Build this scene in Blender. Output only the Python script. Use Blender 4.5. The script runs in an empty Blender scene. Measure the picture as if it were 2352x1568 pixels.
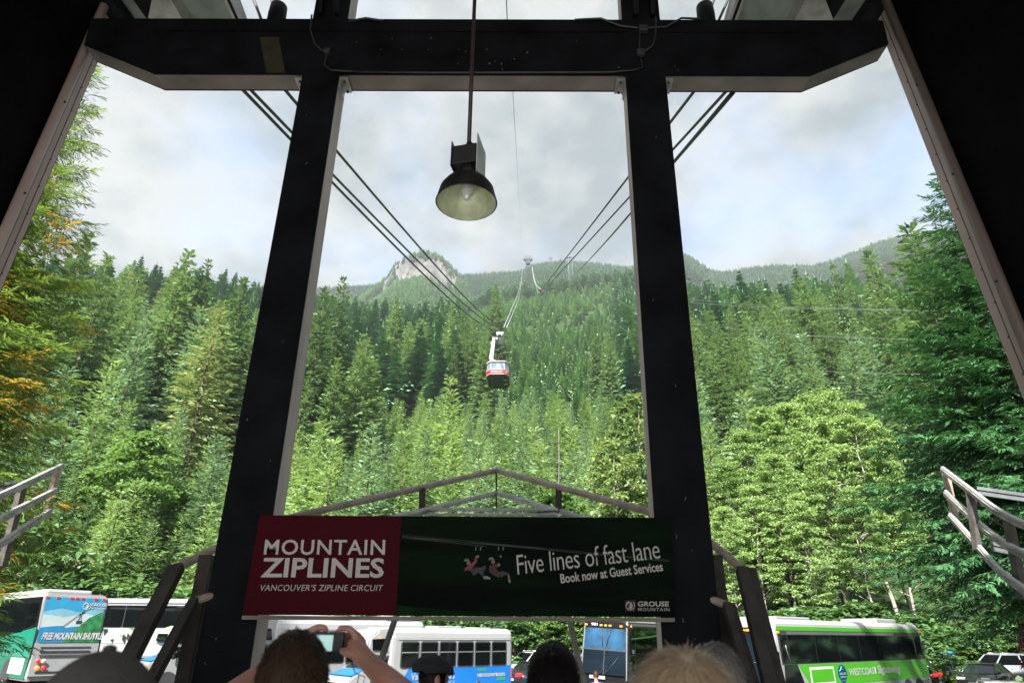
import bpy, bmesh, math, random
import numpy as np
from mathutils import Vector, Matrix, Euler

# ------------------------------------------------------------------ camera, sky, sun, exposure
S = bpy.context.scene
COL = S.collection
R_ = math.radians
CZ = 2.8                      # camera height above the parking lot
PITCH, ROLL, YAW, FPX = 24.3, 0.41, 0.30, 1490.0
cam = bpy.data.cameras.new('camera')
camo = bpy.data.objects.new('camera', cam)
COL.objects.link(camo)
cam.sensor_width = 36.0
cam.lens = 36.0 * FPX / 2352.0
cam.clip_start, cam.clip_end = 0.05, 6000
CR = Matrix.Rotation(R_(YAW), 3, 'Z') @ Matrix.Rotation(R_(90 + PITCH), 3, 'X') @ Matrix.Rotation(R_(ROLL), 3, 'Z')
camo.matrix_world = Matrix.Translation((0, 0, CZ)) @ CR.to_4x4()
cam.dof.use_dof = True
cam.dof.focus_distance = 40
cam.dof.aperture_fstop = 4.0
S.camera = camo

SUN_EL, SUN_AZ = 47.0, 204.0      # azimuth of the sun measured clockwise from +Y (behind the camera, a little left)
wd = bpy.data.worlds.new('World')
S.world = wd
wd.use_nodes = True
def sky_nodes():
    nt = wd.node_tree
    N, L = nt.nodes, nt.links
    bg = N['Background']
    sky = N.new('ShaderNodeTexSky')
    sky.sky_type = 'NISHITA'
    sky.sun_disc = False
    sky.sun_elevation = R_(SUN_EL)
    sky.sun_rotation = R_(SUN_AZ)
    tc = N.new('ShaderNodeTexCoord')
    sep = N.new('ShaderNodeSeparateXYZ')
    L.new(tc.outputs['Generated'], sep.inputs[0])
    zc = N.new('ShaderNodeMath'); zc.operation = 'MAXIMUM'; zc.inputs[1].default_value = 0.0
    L.new(sep.outputs[2], zc.inputs[0])
    za = N.new('ShaderNodeMath'); za.inputs[1].default_value = 0.35
    L.new(zc.outputs[0], za.inputs[0])
    cmb = N.new('ShaderNodeCombineXYZ')
    for i in (0, 1):
        dv = N.new('ShaderNodeMath'); dv.operation = 'DIVIDE'
        L.new(sep.outputs[i], dv.inputs[0]); L.new(za.outputs[0], dv.inputs[1]); L.new(dv.outputs[0], cmb.inputs[i])
    def noise(scale, detail, w, rough=0.55):
        n = N.new('ShaderNodeTexNoise'); n.noise_dimensions = '4D'
        n.inputs['Scale'].default_value = scale; n.inputs['Detail'].default_value = detail
        n.inputs['Roughness'].default_value = rough; n.inputs['W'].default_value = w
        L.new(cmb.outputs[0], n.inputs['Vector'])
        return n.outputs['Fac']
    cover = N.new('ShaderNodeValToRGB')
    cover.color_ramp.elements[0].position = 0.40; cover.color_ramp.elements[1].position = 0.54
    L.new(noise(2.6, 8, 3.7), cover.inputs[0])
    tone = N.new('ShaderNodeValToRGB')
    e = tone.color_ramp.elements
    e[0].position = 0.41; e[0].color = (0.66, 0.79, 0.87, 1)
    e[1].position = 0.575; e[1].color = (1.38, 1.41, 1.40, 1)
    L.new(noise(4.2, 9, 9.1, 0.6), tone.inputs[0])
    mx = N.new('ShaderNodeMix'); mx.data_type = 'RGBA'
    # thin veil of cloud everywhere, so that even the gaps are pale
    veil = N.new('ShaderNodeMapRange')
    veil.inputs[3].default_value = 0.52; veil.inputs[4].default_value = 1.0
    L.new(cover.outputs[0], veil.inputs[0])
    L.new(veil.outputs[0], mx.inputs[0]); L.new(sky.outputs[0], mx.inputs[6]); L.new(tone.outputs[0], mx.inputs[7])
    L.new(mx.outputs[2], bg.inputs[0])
    bg.inputs[1].default_value = 0.1
sky_nodes()
sl = bpy.data.lights.new('sun', 'SUN')
sl.energy, sl.angle, sl.color = 5.0, R_(2.0), (1.0, 0.97, 0.91)
so = bpy.data.objects.new('sun', sl)
COL.objects.link(so)
sdir = Vector((math.sin(R_(SUN_AZ)) * math.cos(R_(SUN_EL)), math.cos(R_(SUN_AZ)) * math.cos(R_(SUN_EL)), math.sin(R_(SUN_EL))))
so.rotation_euler = sdir.to_track_quat('Z', 'Y').to_euler()
vs = S.view_settings
vs.view_transform, vs.look, vs.exposure, vs.gamma = 'Standard', 'None', 2.25, 1.0
vs.use_curve_mapping = False
cy = S.cycles
cy.max_bounces, cy.diffuse_bounces, cy.glossy_bounces, cy.transmission_bounces = 6, 4, 3, 4
cy.transparent_max_bounces, cy.volume_bounces = 6, 0
cy.caustics_reflective = cy.caustics_refractive = False
cy.sample_clamp_indirect = 4.0
cy.use_denoising = True

# ------------------------------------------------------------------ helpers
CAMV = Vector((0, 0, CZ))
def ray(px, py):
    return CR @ Vector(((px - 1176) / FPX, -(py - 784) / FPX, -1))
def P(px, py, Y):             # the point at depth Y (metres in front of the station viewpoint) seen in that direction
    d = ray(px, py)
    return CAMV + d * (Y / d.y)
def PZ(px, py, z):
    d = ray(px, py)
    return CAMV + d * ((z - CZ) / d.z)
def PX(px, py, X):
    d = ray(px, py)
    return CAMV + d * (X / d.x)
def zm(x0, y0, w, wz=2352.0): # a position in a magnified view -> frame position
    k = w / wz
    return lambda x, y: ((x0 + x * k) * 0.57422, (y0 + y * k) * 0.57422)

MATS = {}
def mat(name, col, rough=0.6, metal=0.0, var=0.12, scale=3.0, bump=0.0, bscale=20.0, spec=0.5, stretch=None, emit=None):
    if name in MATS:
        return MATS[name]
    m = bpy.data.materials.new(name); m.use_nodes = True
    N, L = m.node_tree.nodes, m.node_tree.links
    b = N['Principled BSDF']
    b.inputs['Roughness'].default_value = rough; b.inputs['Metallic'].default_value = metal
    b.inputs['Specular IOR Level'].default_value = spec
    tc = N.new('ShaderNodeTexCoord'); mp = N.new('ShaderNodeMapping')
    L.new(tc.outputs['Object'], mp.inputs[0])
    if stretch: mp.inputs['Scale'].default_value = stretch
    n = N.new('ShaderNodeTexNoise'); n.inputs['Scale'].default_value = scale; n.inputs['Detail'].default_value = 6
    L.new(mp.outputs[0], n.inputs['Vector'])
    cr = N.new('ShaderNodeValToRGB')
    cr.color_ramp.elements[0].position = 0.3; cr.color_ramp.elements[1].position = 0.7
    cr.color_ramp.elements[0].color = [c * (1 - var) for c in col[:3]] + [1]
    cr.color_ramp.elements[1].color = [min(1, c * (1 + var)) for c in col[:3]] + [1]
    L.new(n.outputs['Fac'], cr.inputs[0]); L.new(cr.outputs[0], b.inputs['Base Color'])
    if bump:
        n2 = N.new('ShaderNodeTexNoise'); n2.inputs['Scale'].default_value = bscale; n2.inputs['Detail'].default_value = 4
        L.new(mp.outputs[0], n2.inputs['Vector'])
        bp = N.new('ShaderNodeBump'); bp.inputs['Strength'].default_value = bump; bp.inputs['Distance'].default_value = 0.02
        L.new(n2.outputs['Fac'], bp.inputs['Height']); L.new(bp.outputs[0], b.inputs['Normal'])
    if emit:
        b.inputs['Emission Color'].default_value = (*emit[:3], 1); b.inputs['Emission Strength'].default_value = emit[3]
    MATS[name] = m
    return m
def leaf_mat(name, c0, c1, trans=0.35, hue=0.0):
    """foliage: colour runs between c0 and c1 by leaf and by tree, light passes through the leaves"""
    if name in MATS:
        return MATS[name]
    m = bpy.data.materials.new(name); m.use_nodes = True
    N, L = m.node_tree.nodes, m.node_tree.links
    N.remove(N['Principled BSDF'])
    out = N['Material Output']
    at = N.new('ShaderNodeAttribute'); at.attribute_name = 'tint'
    oi = N.new('ShaderNodeObjectInfo')
    ad = N.new('ShaderNodeMath'); ad.operation = 'MULTIPLY_ADD'
    ad.inputs[1].default_value = 0.55
    L.new(at.outputs['Fac'], ad.inputs[0])
    om = N.new('ShaderNodeMath'); om.operation = 'MULTIPLY'; om.inputs[1].default_value = 0.45
    L.new(oi.outputs['Random'], om.inputs[0]); L.new(om.outputs[0], ad.inputs[2])
    cr = N.new('ShaderNodeValToRGB')
    cr.color_ramp.elements[0].color = (*c0, 1); cr.color_ramp.elements[1].color = (*c1, 1)
    L.new(ad.outputs[0], cr.inputs[0])
    df = N.new('ShaderNodeBsdfPrincipled'); df.inputs['Roughness'].default_value = 0.45
    df.inputs['Specular IOR Level'].default_value = 0.18
    tr = N.new('ShaderNodeBsdfTranslucent')
    hs = N.new('ShaderNodeMix'); hs.data_type = 'RGBA'; hs.blend_type = 'MULTIPLY'; hs.inputs[0].default_value = 1
    hs.inputs[7].default_value = (1.2, 1.15, 0.65, 1)
    L.new(cr.outputs[0], df.inputs['Base Color']); L.new(cr.outputs[0], hs.inputs[6]); L.new(hs.outputs[2], tr.inputs[0])
    mx = N.new('ShaderNodeMixShader'); mx.inputs[0].default_value = trans
    L.new(df.outputs[0], mx.inputs[1]); L.new(tr.outputs[0], mx.inputs[2]); L.new(mx.outputs[0], out.inputs[0])
    MATS[name] = m
    return m
def glass_mat(name, tint, rough=0.03):
    return mat(name, tint, rough, 0.0, 0.15, 1.5, spec=1.0)

def tag(o, label=None, cat=None, group=None, kind=None):
    if label: o['label'] = label
    if cat: o['category'] = cat
    if group: o['group'] = group
    if kind: o['kind'] = kind
    return o
def empty(name, loc=(0, 0, 0), rz=0.0, label=None, cat=None, group=None):
    o = bpy.data.objects.new(name, None)
    o.empty_display_size = 0.3
    COL.objects.link(o); o.location = loc; o.rotation_euler = (0, 0, rz)
    return tag(o, label, cat, group)
def link(name, me, m=None, parent=None):
    o = bpy.data.objects.new(name, me); COL.objects.link(o)
    if m is not None:
        me.materials.clear()
        for x in (m if isinstance(m, (list, tuple)) else [m]): me.materials.append(x)
    if parent: o.parent = parent
    return o
def copy_tree(o, parent=None):
    c = o.copy(); COL.objects.link(c)
    if parent: c.parent = parent
    for ch in list(o.children): copy_tree(ch, c)
    return c

class MB:
    """collects shapes into one bmesh, then links them as ONE mesh object"""
    def __init__(s): s.bm = bmesh.new()
    def box(s, c, d, rot=None, bev=0.0, mi=0):
        M = Matrix.Translation(c) @ (rot.to_4x4() if rot is not None else Matrix()) @ Matrix.Diagonal((*d, 1))
        r = bmesh.ops.create_cube(s.bm, size=1, matrix=M)
        vs_ = r['verts']
        fs = {f for v in vs_ for f in v.link_faces}
        for f in fs: f.material_index = mi
        if bev:
            es = list({e for v in vs_ for e in v.link_edges})
            bmesh.ops.bevel(s.bm, geom=es, offset=bev, segments=2, profile=0.5, affect='EDGES')
        return s
    def tube(s, pts, r, n=8, cap=True, mi=0):
        pts = [Vector(p) for p in pts]
        rs = r if isinstance(r, (list, tuple)) else [r] * len(pts)
        rings = []
        u = None
        for i, p in enumerate(pts):
            t = (pts[min(i + 1, len(pts) - 1)] - pts[max(i - 1, 0)]).normalized()
            if u is None:
                u = t.cross(Vector((0.13, 0.31, 0.94))); u = u.normalized() if u.length > 1e-3 else t.cross(Vector((1, 0, 0))).normalized()
            else:
                u = (u - t * u.dot(t)).normalized()
            w = t.cross(u)
            rings.append([s.bm.verts.new(p + (u * math.cos(a) + w * math.sin(a)) * rs[i]) for a in [2 * math.pi * k / n for k in range(n)]])
        for a, b in zip(rings, rings[1:]):
            for k in range(n):
                f = s.bm.faces.new((a[k], a[(k + 1) % n], b[(k + 1) % n], b[k])); f.material_index = mi; f.smooth = True
        if cap:
            for q, rv in ((rings[0], True), (rings[-1], False)):
                f = s.bm.faces.new(q[::-1] if rv else q); f.material_index = mi
        return s
    def bar(s, a, b, w, h, upv=(0, 0, 1), bev=0.0, mi=0):
        a, b = Vector(a), Vector(b)
        x = (b - a); l = x.length; x.normalize()
        y = Vector(upv).cross(x); y.normalize(); z = x.cross(y)
        return s.box((a + b) / 2, (l, w, h), Matrix((x, y, z)).transposed(), bev, mi)
    def prism(s, poly, vec, mi=0):
        """flat polygon (list of points) pushed along vec"""
        vec = Vector(vec)
        a = [s.bm.verts.new(Vector(p)) for p in poly]
        b = [s.bm.verts.new(Vector(p) + vec) for p in poly]
        n = len(a)
        fs = [s.bm.faces.new(a[::-1]), s.bm.faces.new(b)]
        for k in range(n): fs.append(s.bm.faces.new((a[k], a[(k + 1) % n], b[(k + 1) % n], b[k])))
        for f in fs: f.material_index = mi
        return s
    def lathe(s, prof, n=24, c=(0, 0, 0), axis='Z', mi=0, smooth=True):
        c = Vector(c); rings = []
        for r, z in prof:
            ring = []
            for k in range(n):
                a = 2 * math.pi * k / n
                v = Vector((r * math.cos(a), r * math.sin(a), z))
                if axis == 'Y': v = Vector((v.x, v.z, -v.y))
                elif axis == 'X': v = Vector((v.z, v.x, v.y))
                ring.append(s.bm.verts.new(c + v))
            rings.append(ring)
        for a, b in zip(rings, rings[1:]):
            for k in range(n):
                f = s.bm.faces.new((a[k], a[(k + 1) % n], b[(k + 1) % n], b[k])); f.material_index = mi; f.smooth = smooth
        return s
    def ball(s, c, r, sub=2, mi=0):
        M = Matrix.Translation(c) @ Matrix.Diagonal((*(r if isinstance(r, (tuple, list)) else (r, r, r)), 1))
        res = bmesh.ops.create_icosphere(s.bm, subdivisions=sub, radius=1, matrix=M)
        for v in res['verts']:
            for f in v.link_faces: f.smooth = True; f.material_index = mi
        return s
    def loft(s, secs, mi=0, smooth=False):
        rings = [[s.bm.verts.new(Vector(p)) for p in q] for q in secs]
        n = len(rings[0])
        for a, b in zip(rings, rings[1:]):
            for k in range(n):
                f = s.bm.faces.new((a[k], a[(k + 1) % n], b[(k + 1) % n], b[k])); f.material_index = mi; f.smooth = smooth
        s.bm.faces.new(rings[0][::-1]).material_index = mi
        s.bm.faces.new(rings[-1]).material_index = mi
        return s
    def build(s, name, m, parent=None, fix=True):
        if fix: bmesh.ops.recalc_face_normals(s.bm, faces=s.bm.faces)
        me = bpy.data.meshes.new(name); s.bm.to_mesh(me); s.bm.free()
        return link(name, me, m, parent)

def quads(name, V, tint, m, parent=None):
    n = len(V)
    me = bpy.data.meshes.new(name)
    me.vertices.add(n * 4); me.vertices.foreach_set('co', np.ascontiguousarray(V, dtype=np.float32).ravel())
    me.loops.add(n * 4); me.loops.foreach_set('vertex_index', np.arange(n * 4, dtype=np.int32))
    me.polygons.add(n); me.polygons.foreach_set('loop_start', np.arange(0, n * 4, 4, dtype=np.int32))
    me.update(calc_edges=True)
    a = me.attributes.new('tint', 'FLOAT', 'FACE'); a.data.foreach_set('value', np.asarray(tint, dtype=np.float32))
    me.materials.append(m)
    return me
def text_mesh(txt, bold=0.0, depth=0.0, res=3, spacing=1.0):
    cu = bpy.data.curves.new('lettering', 'FONT'); cu.body = txt
    cu.offset = bold; cu.extrude = depth; cu.resolution_u = res; cu.space_character = spacing
    o = bpy.data.objects.new('lettering', cu); COL.objects.link(o)
    dg = bpy.context.evaluated_depsgraph_get()
    me = bpy.data.meshes.new_from_object(o.evaluated_get(dg))
    bpy.data.objects.remove(o); bpy.data.curves.remove(cu)
    xs = [v.co.x for v in me.vertices]; ys = [v.co.y for v in me.vertices]
    x0, x1, y0, y1 = min(xs), max(xs), min(ys), max(ys)
    for v in me.vertices:
        v.co.x = (v.co.x - x0) / (x1 - x0); v.co.y = (v.co.y - y0) / (y1 - y0)
    return me
def text_at(txt, bl, br, tl, m, parent=None, bold=0.0, lift=0.0, shear=0.0, name='lettering', spacing=1.0):
    """letters laid flat into the parallelogram bl, br, tl (points in the parent's space)"""
    bl, br, tl = Vector(bl), Vector(br), Vector(tl)
    x, y = br - bl, tl - bl
    n = x.cross(y).normalized()
    me = text_mesh(txt, bold, spacing=spacing)
    for v in me.vertices:
        v.co = bl + x * (v.co.x) + y * v.co.y + x.normalized() * (shear * y.length * v.co.y) + n * lift
    return link(name, me, m, parent)

# ------------------------------------------------------------------ ground, hillside, mountain
def lot_z(x, y):
    return 0.045 * max(0.0, -4 - x) * min(1, max(0, (y - 8) / 12)) + 0.02 * max(0.0, y - 34) * min(1, max(0, (-4 - x) / 8))
_FY = [0, 47, 56, 70, 100, 180, 340, 600, 1000, 1400]
_FZ = [0, 0, 1.0, 4.5, 15, 55, 148, 315, 575, 840]
_CAPX = [-400, 0, 600, 800, 1000, 1060, 1120, 1200, 1330, 1450, 1560, 1700, 1850, 2000, 2800]
_CAPY = [640, 650, 684, 722, 722, 706, 676, 668, 652, 642, 680, 704, 706, 690, 680]
_RIDX = [-600, 300, 600, 830, 1040, 1100, 1180, 1225, 1300, 1350, 1450, 1500, 1560, 1600, 1650, 1700, 1800, 1900, 1950, 2080, 2350, 3000]
_RIDY = [700, 690, 672, 662, 626, 622, 620, 604, 594, 595, 604, 590, 562, 574, 610, 616, 608, 604, 590, 554, 520, 500]
def px_of(u):                 # rough frame column of direction u = X / Y
    return 1176 + u * FPX / 1.09
def tan_y(py):
    return math.tan(math.atan((784 - py) / FPX) + R_(PITCH))
rng0 = np.random.default_rng(7)
_ph = rng0.uniform(0, 6.28, (10, 3))
def bumps(x, y):
    v = 0
    for i, (a, b, c) in enumerate(_ph):
        k = 0.006 * 1.55 ** i
        v = v + np.sin(x * k * math.cos(a) * 1.3 + y * k * math.sin(a) + b) / 1.5 ** i
    return v
def hill_z(x, y):
    u = x / max(y, 1)
    px = px_of(u)
    z = np.interp(y, _FY, _FZ)
    side = 1 + 0.30 * max(0, min(1, (620 - px) / 300)) + 0.22 * max(0, min(1, (px - 1560) / 200))
    if y < 220: z *= 1 + (side - 1) * min(1, max(0, (y - 52) / 40))
    else: z *= side
    cap = tan_y(np.interp(px, _CAPX, _CAPY)) * y + CZ - 22
    if y > 150: z = min(z, cap) if z < cap else cap
    b = bumps(x, y) * min(1, max(0, (y - 60) / 80)) * (1.2 + y * 0.004)
    return float(z + b + lot_z(x, 44) * max(0, 1 - (y - 44) / 20) if y > 44 else lot_z(x, y))
def grid_mesh(name, pts, m, smooth=True):
    n, k = len(pts), len(pts[0])
    V = [p for row in pts for p in row]
    F = [(i * k + j, i * k + j + 1, (i + 1) * k + j + 1, (i + 1) * k + j) for i in range(n - 1) for j in range(k - 1)]
    me = bpy.data.meshes.new(name); me.from_pydata(V, [], F)
    if smooth: me.polygons.foreach_set('use_smooth', [True] * len(F))
    me.update()
    return link(name, me, m)
asphalt = mat('asphalt', (0.11, 0.11, 0.112), 0.85, var=0.25, scale=0.6, bump=0.3, bscale=60)
soil = mat('forest_soil', (0.026, 0.046, 0.016), 0.95, var=0.5, scale=0.4, bump=0.5, spec=0.05)
grounds = mat('ground_gravel', (0.24, 0.23, 0.21), 0.95, var=0.2, scale=0.5)
xs = [-1500, -700, -300] + list(range(-120, 121, 8)) + [300, 700, 1500]
g = grid_mesh('ground', [[(x, y, lot_z(x, y) - 0.02 if -120 <= x <= 120 else 0.0) for x in xs] for y in [-1500, -500, -100, -30] + list(range(-8, 62, 5)) + [70]], grounds)
tag(g, kind='structure')
g = grid_mesh('parking_lot', [[(x, y, lot_z(x, y) + 0.004) for x in range(-72, 73, 4)] for y in range(10, 52, 3)], asphalt)
tag(g, kind='structure')
us = np.linspace(-1.35, 1.35, 190)
ysl = np.concatenate([np.linspace(45, 130, 40), np.geomspace(134, 1150, 75)])
g = grid_mesh('hillside', [[(u * y, y, hill_z(u * y, y) - 0.1) for u in us] for y in ysl], soil)
tag(g, kind='structure')
def ridge_z(x, y):
    u = x / y
    top = 1500 * tan_y(np.interp(px_of(u), _RIDX, _RIDY)) + CZ - 17
    return float(top - abs(1500 - y) * 0.72 + bumps(x * 0.7, y) * 9)
ym = np.linspace(1130, 1620, 60)
rock_c = mat('mountain_rock', (0.014, 0.032, 0.018), 0.95, var=0.6, scale=0.02, bump=0.6, spec=0.05)
g = grid_mesh('mountain', [[(u * y, y, ridge_z(u * y, y)) for u in np.linspace(-1.2, 1.3, 240)] for y in ym], rock_c)
tag(g, kind='structure')
# the rocky bluff: a cliff-faced knob in front of the far ridge
_BLX = [760, 800, 830, 850, 868, 885, 900, 925, 945, 965, 985, 1005, 1025, 1045, 1070, 1110, 1150]
_BLY = [708, 690, 668, 655, 640, 612, 600, 588, 583, 583, 588, 602, 618, 640, 662, 690, 720]
BLUFF_Y = 1190
def bluff_z(x, y):
    px = px_of(x / BLUFF_Y)
    top = BLUFF_Y * tan_y(np.interp(px, _BLX, _BLY)) + CZ - 9
    t = (BLUFF_Y - y)                    # metres in front of the crest
    if t < 0: return top + t * 0.6
    cliff = 1 if 860 < px < 1040 else 0.35
    drop = 0.25 * t if t < 14 else 3.5 + (t - 14) * (2.6 if t < 44 else 0.9) * cliff if cliff == 1 else 0.8 * t
    if t >= 44 and cliff == 1: drop = 3.5 + 30 * 2.6 + (t - 44) * 0.75
    return top - drop
cl = mat('cliff_rock', (0.058, 0.056, 0.055), 0.95, var=0.8, scale=0.06, bump=1.0, bscale=0.3, stretch=(1, 1, 0.5))
rb = np.random.default_rng(5)
pts = []
for t in list(np.linspace(-40, 0, 6)) + list(np.linspace(2, 46, 34)) + list(np.linspace(50, 330, 34)):
    row = []
    for x in np.linspace(-400, 0, 150):
        y = BLUFF_Y - t
        j = float(bumps(x * 9, t * 14)) * (2.6 if 10 < t < 50 else 0.8)
        j2 = float(bumps(x * 25 + 40, t * 40)) * (1.4 if 8 < t < 50 else 0.4)
        row.append((x + j2, y + j, bluff_z(x, y) + j2))
    pts.append(row)
g = grid_mesh('rocky_bluff', pts, cl, smooth=False)
tag(g, kind='structure')

# ------------------------------------------------------------------ trees
def unit(a): return a / np.maximum(np.linalg.norm(a, axis=-1, keepdims=True), 1e-6)
def kite(b, d, s, L, W, sag=0.08):
    """leaf clumps: b base, d direction, s sideways, L length, W width"""
    L = L[:, None]; W = W[:, None]
    V = np.empty((len(b), 4, 3))
    V[:, 0] = b
    m = b + d * L * 0.45
    V[:, 1] = m + s * W * 0.5
    V[:, 2] = b + d * L; V[:, 2, 2] -= (L[:, 0] * sag)
    V[:, 3] = m - s * W * 0.5
    return V
def conifer(seed, H, R, h0=0.06, nwh=34, per=6, twig=0.9, step=0.4, shape=0.85, droop=0.25, lo=-0.25, hi=0.5, sub=0, ragged=0.25, width=0.42, gap=0.0):
    r = np.random.default_rng(seed)
    B, D, L_, TI = [], [], [], []
    AX = []
    for i in range(nwh):
        t = (i + r.uniform(-.3, .3)) / nwh
        t = min(max(t, 0), 0.985)
        h = H * (h0 + (1 - h0) * t)
        pr = R * (1 - t) ** shape * min(1, 0.55 + t * 3)
        for k in range(per if t < 0.85 else max(3, per - 2)):
            if r.random() < gap: continue
            a = 2 * math.pi * (k + r.uniform(-.4, .4)) / per + i * 2.4
            L = max(0.35, pr * r.uniform(1 - ragged * 1.6, 1 + ragged * 0.6)) + 0.15
            el = lo + (hi - lo) * t + r.normal(0, 0.10)
            dh = np.array([math.cos(a), math.sin(a), 0.0])
            n = max(2, int(L / step))
            ts = np.linspace(0.22, 1.0, n)
            z = L * ts * math.tan(el) - droop * L * ts ** 2 + droop * 0.5 * L * ts ** 4
            p = dh * (L * ts)[:, None]; p[:, 2] = h + z
            sl = math.tan(el) - 2 * droop * ts + 2 * droop * ts ** 3
            f = np.tile(dh, (n, 1)); f[:, 2] = sl; f = unit(f)
            side = np.array([-dh[1], dh[0], 0.0])
            tb = r.uniform(0, 1)
            for sgn in (-1, 1):
                d = f * 0.75 + side * sgn * r.uniform(0.5, 0.95, (n, 1)); d[:, 2] += r.normal(-0.12, 0.16, n)
                B.append(p + r.normal(0, 0.05, p.shape)); D.append(unit(d))
                L_.append(twig * (1.1 - 0.55 * ts) * r.uniform(0.65, 1.25, n) * min(1, 0.35 + L / R))
                TI.append(np.clip(tb * 0.5 + r.uniform(0, 0.5, n), 0, 1))
            B.append(p[-1:] - f[-1:] * twig * 0.3); D.append(f[-1:]); L_.append(np.array([twig * 0.8])); TI.append(np.array([tb * .5 + .4]))
    B, D, L_, TI = np.concatenate(B), np.concatenate(D), np.concatenate(L_), np.concatenate(TI)
    # leader
    S_ = unit(np.cross(D, np.array([0, 0, 1.0])) + 1e-4)
    U_ = np.cross(S_, D)
    rol = r.normal(0, 0.45, (len(B), 1))
    S_ = unit(S_ * np.cos(rol) + U_ * np.sin(rol))
    if sub:
        n = len(B); k = sub
        fr = np.tile(np.linspace(0.1, 1.0, k), n)
        idx = np.repeat(np.arange(n), k)
        sg = np.where(np.arange(n * k) % 2, 1.0, -1.0)[:, None]
        b = B[idx] + D[idx] * (L_[idx] * fr)[:, None]; b[:, 2] -= 0.10 * L_[idx] * fr ** 2
        d = unit(D[idx] * 0.9 + S_[idx] * sg * (1.0 - 0.7 * fr)[:, None] + r.normal(0, 0.12, (n * k, 3)))
        l = L_[idx] * (0.62 - 0.25 * fr) * r.uniform(0.7, 1.2, n * k)
        s = unit(np.cross(d, U_[idx] + r.normal(0, 0.3, (n * k, 3))))
        V = kite(b, d, s, l, l * width, 0.16)
        TI = np.clip(TI[idx] + r.normal(0, 0.08, n * k), 0, 1)
    else:
        V = kite(B, D, S_, L_, L_ * width, 0.12)
    return V, TI
def trunk_mesh(name, H, r0, m, bend=0.0, seed=0, limbs=0, R=2.0, h0=0.3):
    rr = random.Random(seed)
    b = MB()
    k = 7
    off = [(rr.uniform(-bend, bend), rr.uniform(-bend, bend)) for _ in range(k)]
    pts = [(off[i][0] * (i > 0), off[i][1] * (i > 0), H * i / (k - 1) - (0.6 if i == 0 else 0)) for i in range(k)]
    b.tube(pts, [r0 * (1 - 0.93 * (i / (k - 1)) ** 0.9) for i in range(k)], 8)
    for i in range(limbs):
        h = H * rr.uniform(h0, 0.93); a = rr.uniform(0, 6.28); L = R * rr.uniform(0.5, 1.0) * ((1.1 - 0.5 * h / H) if m is pale_bark else max(.08, 1 - h / H))
        i0 = min(k - 2, int(h / H * (k - 1)))
        c = Vector((off[i0][0], off[i0][1], 0))
        p0 = c + Vector((0, 0, h)); d = Vector((math.cos(a), math.sin(a), rr.uniform(0.35, 1.0)))
        p1 = p0 + d * L * 0.5; p2 = p1 + Vector((d.x, d.y, d.z * rr.uniform(-.2, 1))) * L * 0.5
        b.tube([p0, p1, p2], [r0 * 0.35, r0 * 0.22, r0 * 0.06], 5)
    o = b.build(name, m)
    me = o.data; bpy.data.objects.remove(o)
    return me
bark = mat('fir_bark', (0.10, 0.075, 0.055), 0.95, var=0.4, scale=3, bump=0.6)
pale_bark = mat('alder_bark', (0.30, 0.27, 0.23), 0.9, var=0.35, scale=2, bump=0.4)
fir_g = leaf_mat('fir_needles', (0.028, 0.066, 0.032), (0.200, 0.320, 0.135), 0.28)
hem_g = leaf_mat('hemlock_needles', (0.060, 0.135, 0.052), (0.300, 0.430, 0.180), 0.32)
spr_g = leaf_mat('spruce_needles', (0.055, 0.125, 0.074), (0.255, 0.385, 0.240), 0.30)
brn_g = leaf_mat('dry_fir_needles', (0.065, 0.090, 0.038), (0.260, 0.310, 0.145), 0.28)
ced_g = leaf_mat('cedar_fronds', (0.012, 0.052, 0.022), (0.085, 0.210, 0.080), 0.18)

def make_variant(kind, i):
    if kind == 'fir':
        H, R = 36, 6.0
        V, T = conifer(100 + i, H, R, 0.10, 52, 8, 1.45, 0.50, 0.72 + 0.08 * (i % 3), 0.22, -0.28, 0.50, 0, 0.34, 0.46, 0.06)
        m = fir_g
    elif kind == 'hemlock':
        H, R = 17, 3.9
        V, T = conifer(200 + i, H, R, 0.02, 42, 8, 0.90, 0.32, 0.95, 0.20, -0.18, 0.65, 0, 0.26, 0.38)
        m = hem_g
    elif kind == 'spruce':
        H, R = 20, 4.1
        V, T = conifer(300 + i, H, R, 0.02, 44, 8, 0.95, 0.34, 0.9, 0.12, -0.10, 0.60, 0, 0.24, 0.40)
        m = spr_g
    else:
        H, R = 27, 4.6
        V, T = conifer(400 + i, H, R, 0.08, 40, 7, 1.0, 0.42, 0.7, 0.30, -0.30, 0.45, 0, 0.3, 0.42)
        m = brn_g
    return H, quads('crown', V, T, m), trunk_mesh('trunk', H * 0.985, H * 0.011 + 0.06, bark, 0.12, i)
VAR = {k: [make_variant(k, i) for i in range(n)] for k, n in (('fir', 7), ('hemlock', 6), ('spruce', 4), ('dry', 2))}
for k in VAR:
    for _, c, t in VAR[k]:
        t.materials.clear(); t.materials.append(bark)
rt = random.Random(11)
placed = []
KN = {'fir': 'fir_tree', 'hemlock': 'hemlock_tree', 'spruce': 'spruce_tree', 'dry': 'fir_tree'}
def tree(kind, x, y, h, label, group, v=None, wide=1.0, z=None):
    H, crown, trunk = VAR[kind][rt.randrange(len(VAR[kind])) if v is None else v % len(VAR[kind])]
    s = h / H
    o = empty(KN[kind], (x, y, (hill_z(x, y) if z is None else z) - 0.15), rt.uniform(0, 6.28), label, 'tree', group)
    w = s * wide * rt.uniform(0.9, 1.12)
    o.scale = (w, w, s)
    link('trunk', trunk, parent=o); link('crown', crown, parent=o)
    placed.append((x, y)); return o
def free(x, y, d):
    return all((x - a) ** 2 + (y - b) ** 2 > d * d for a, b in placed)
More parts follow.
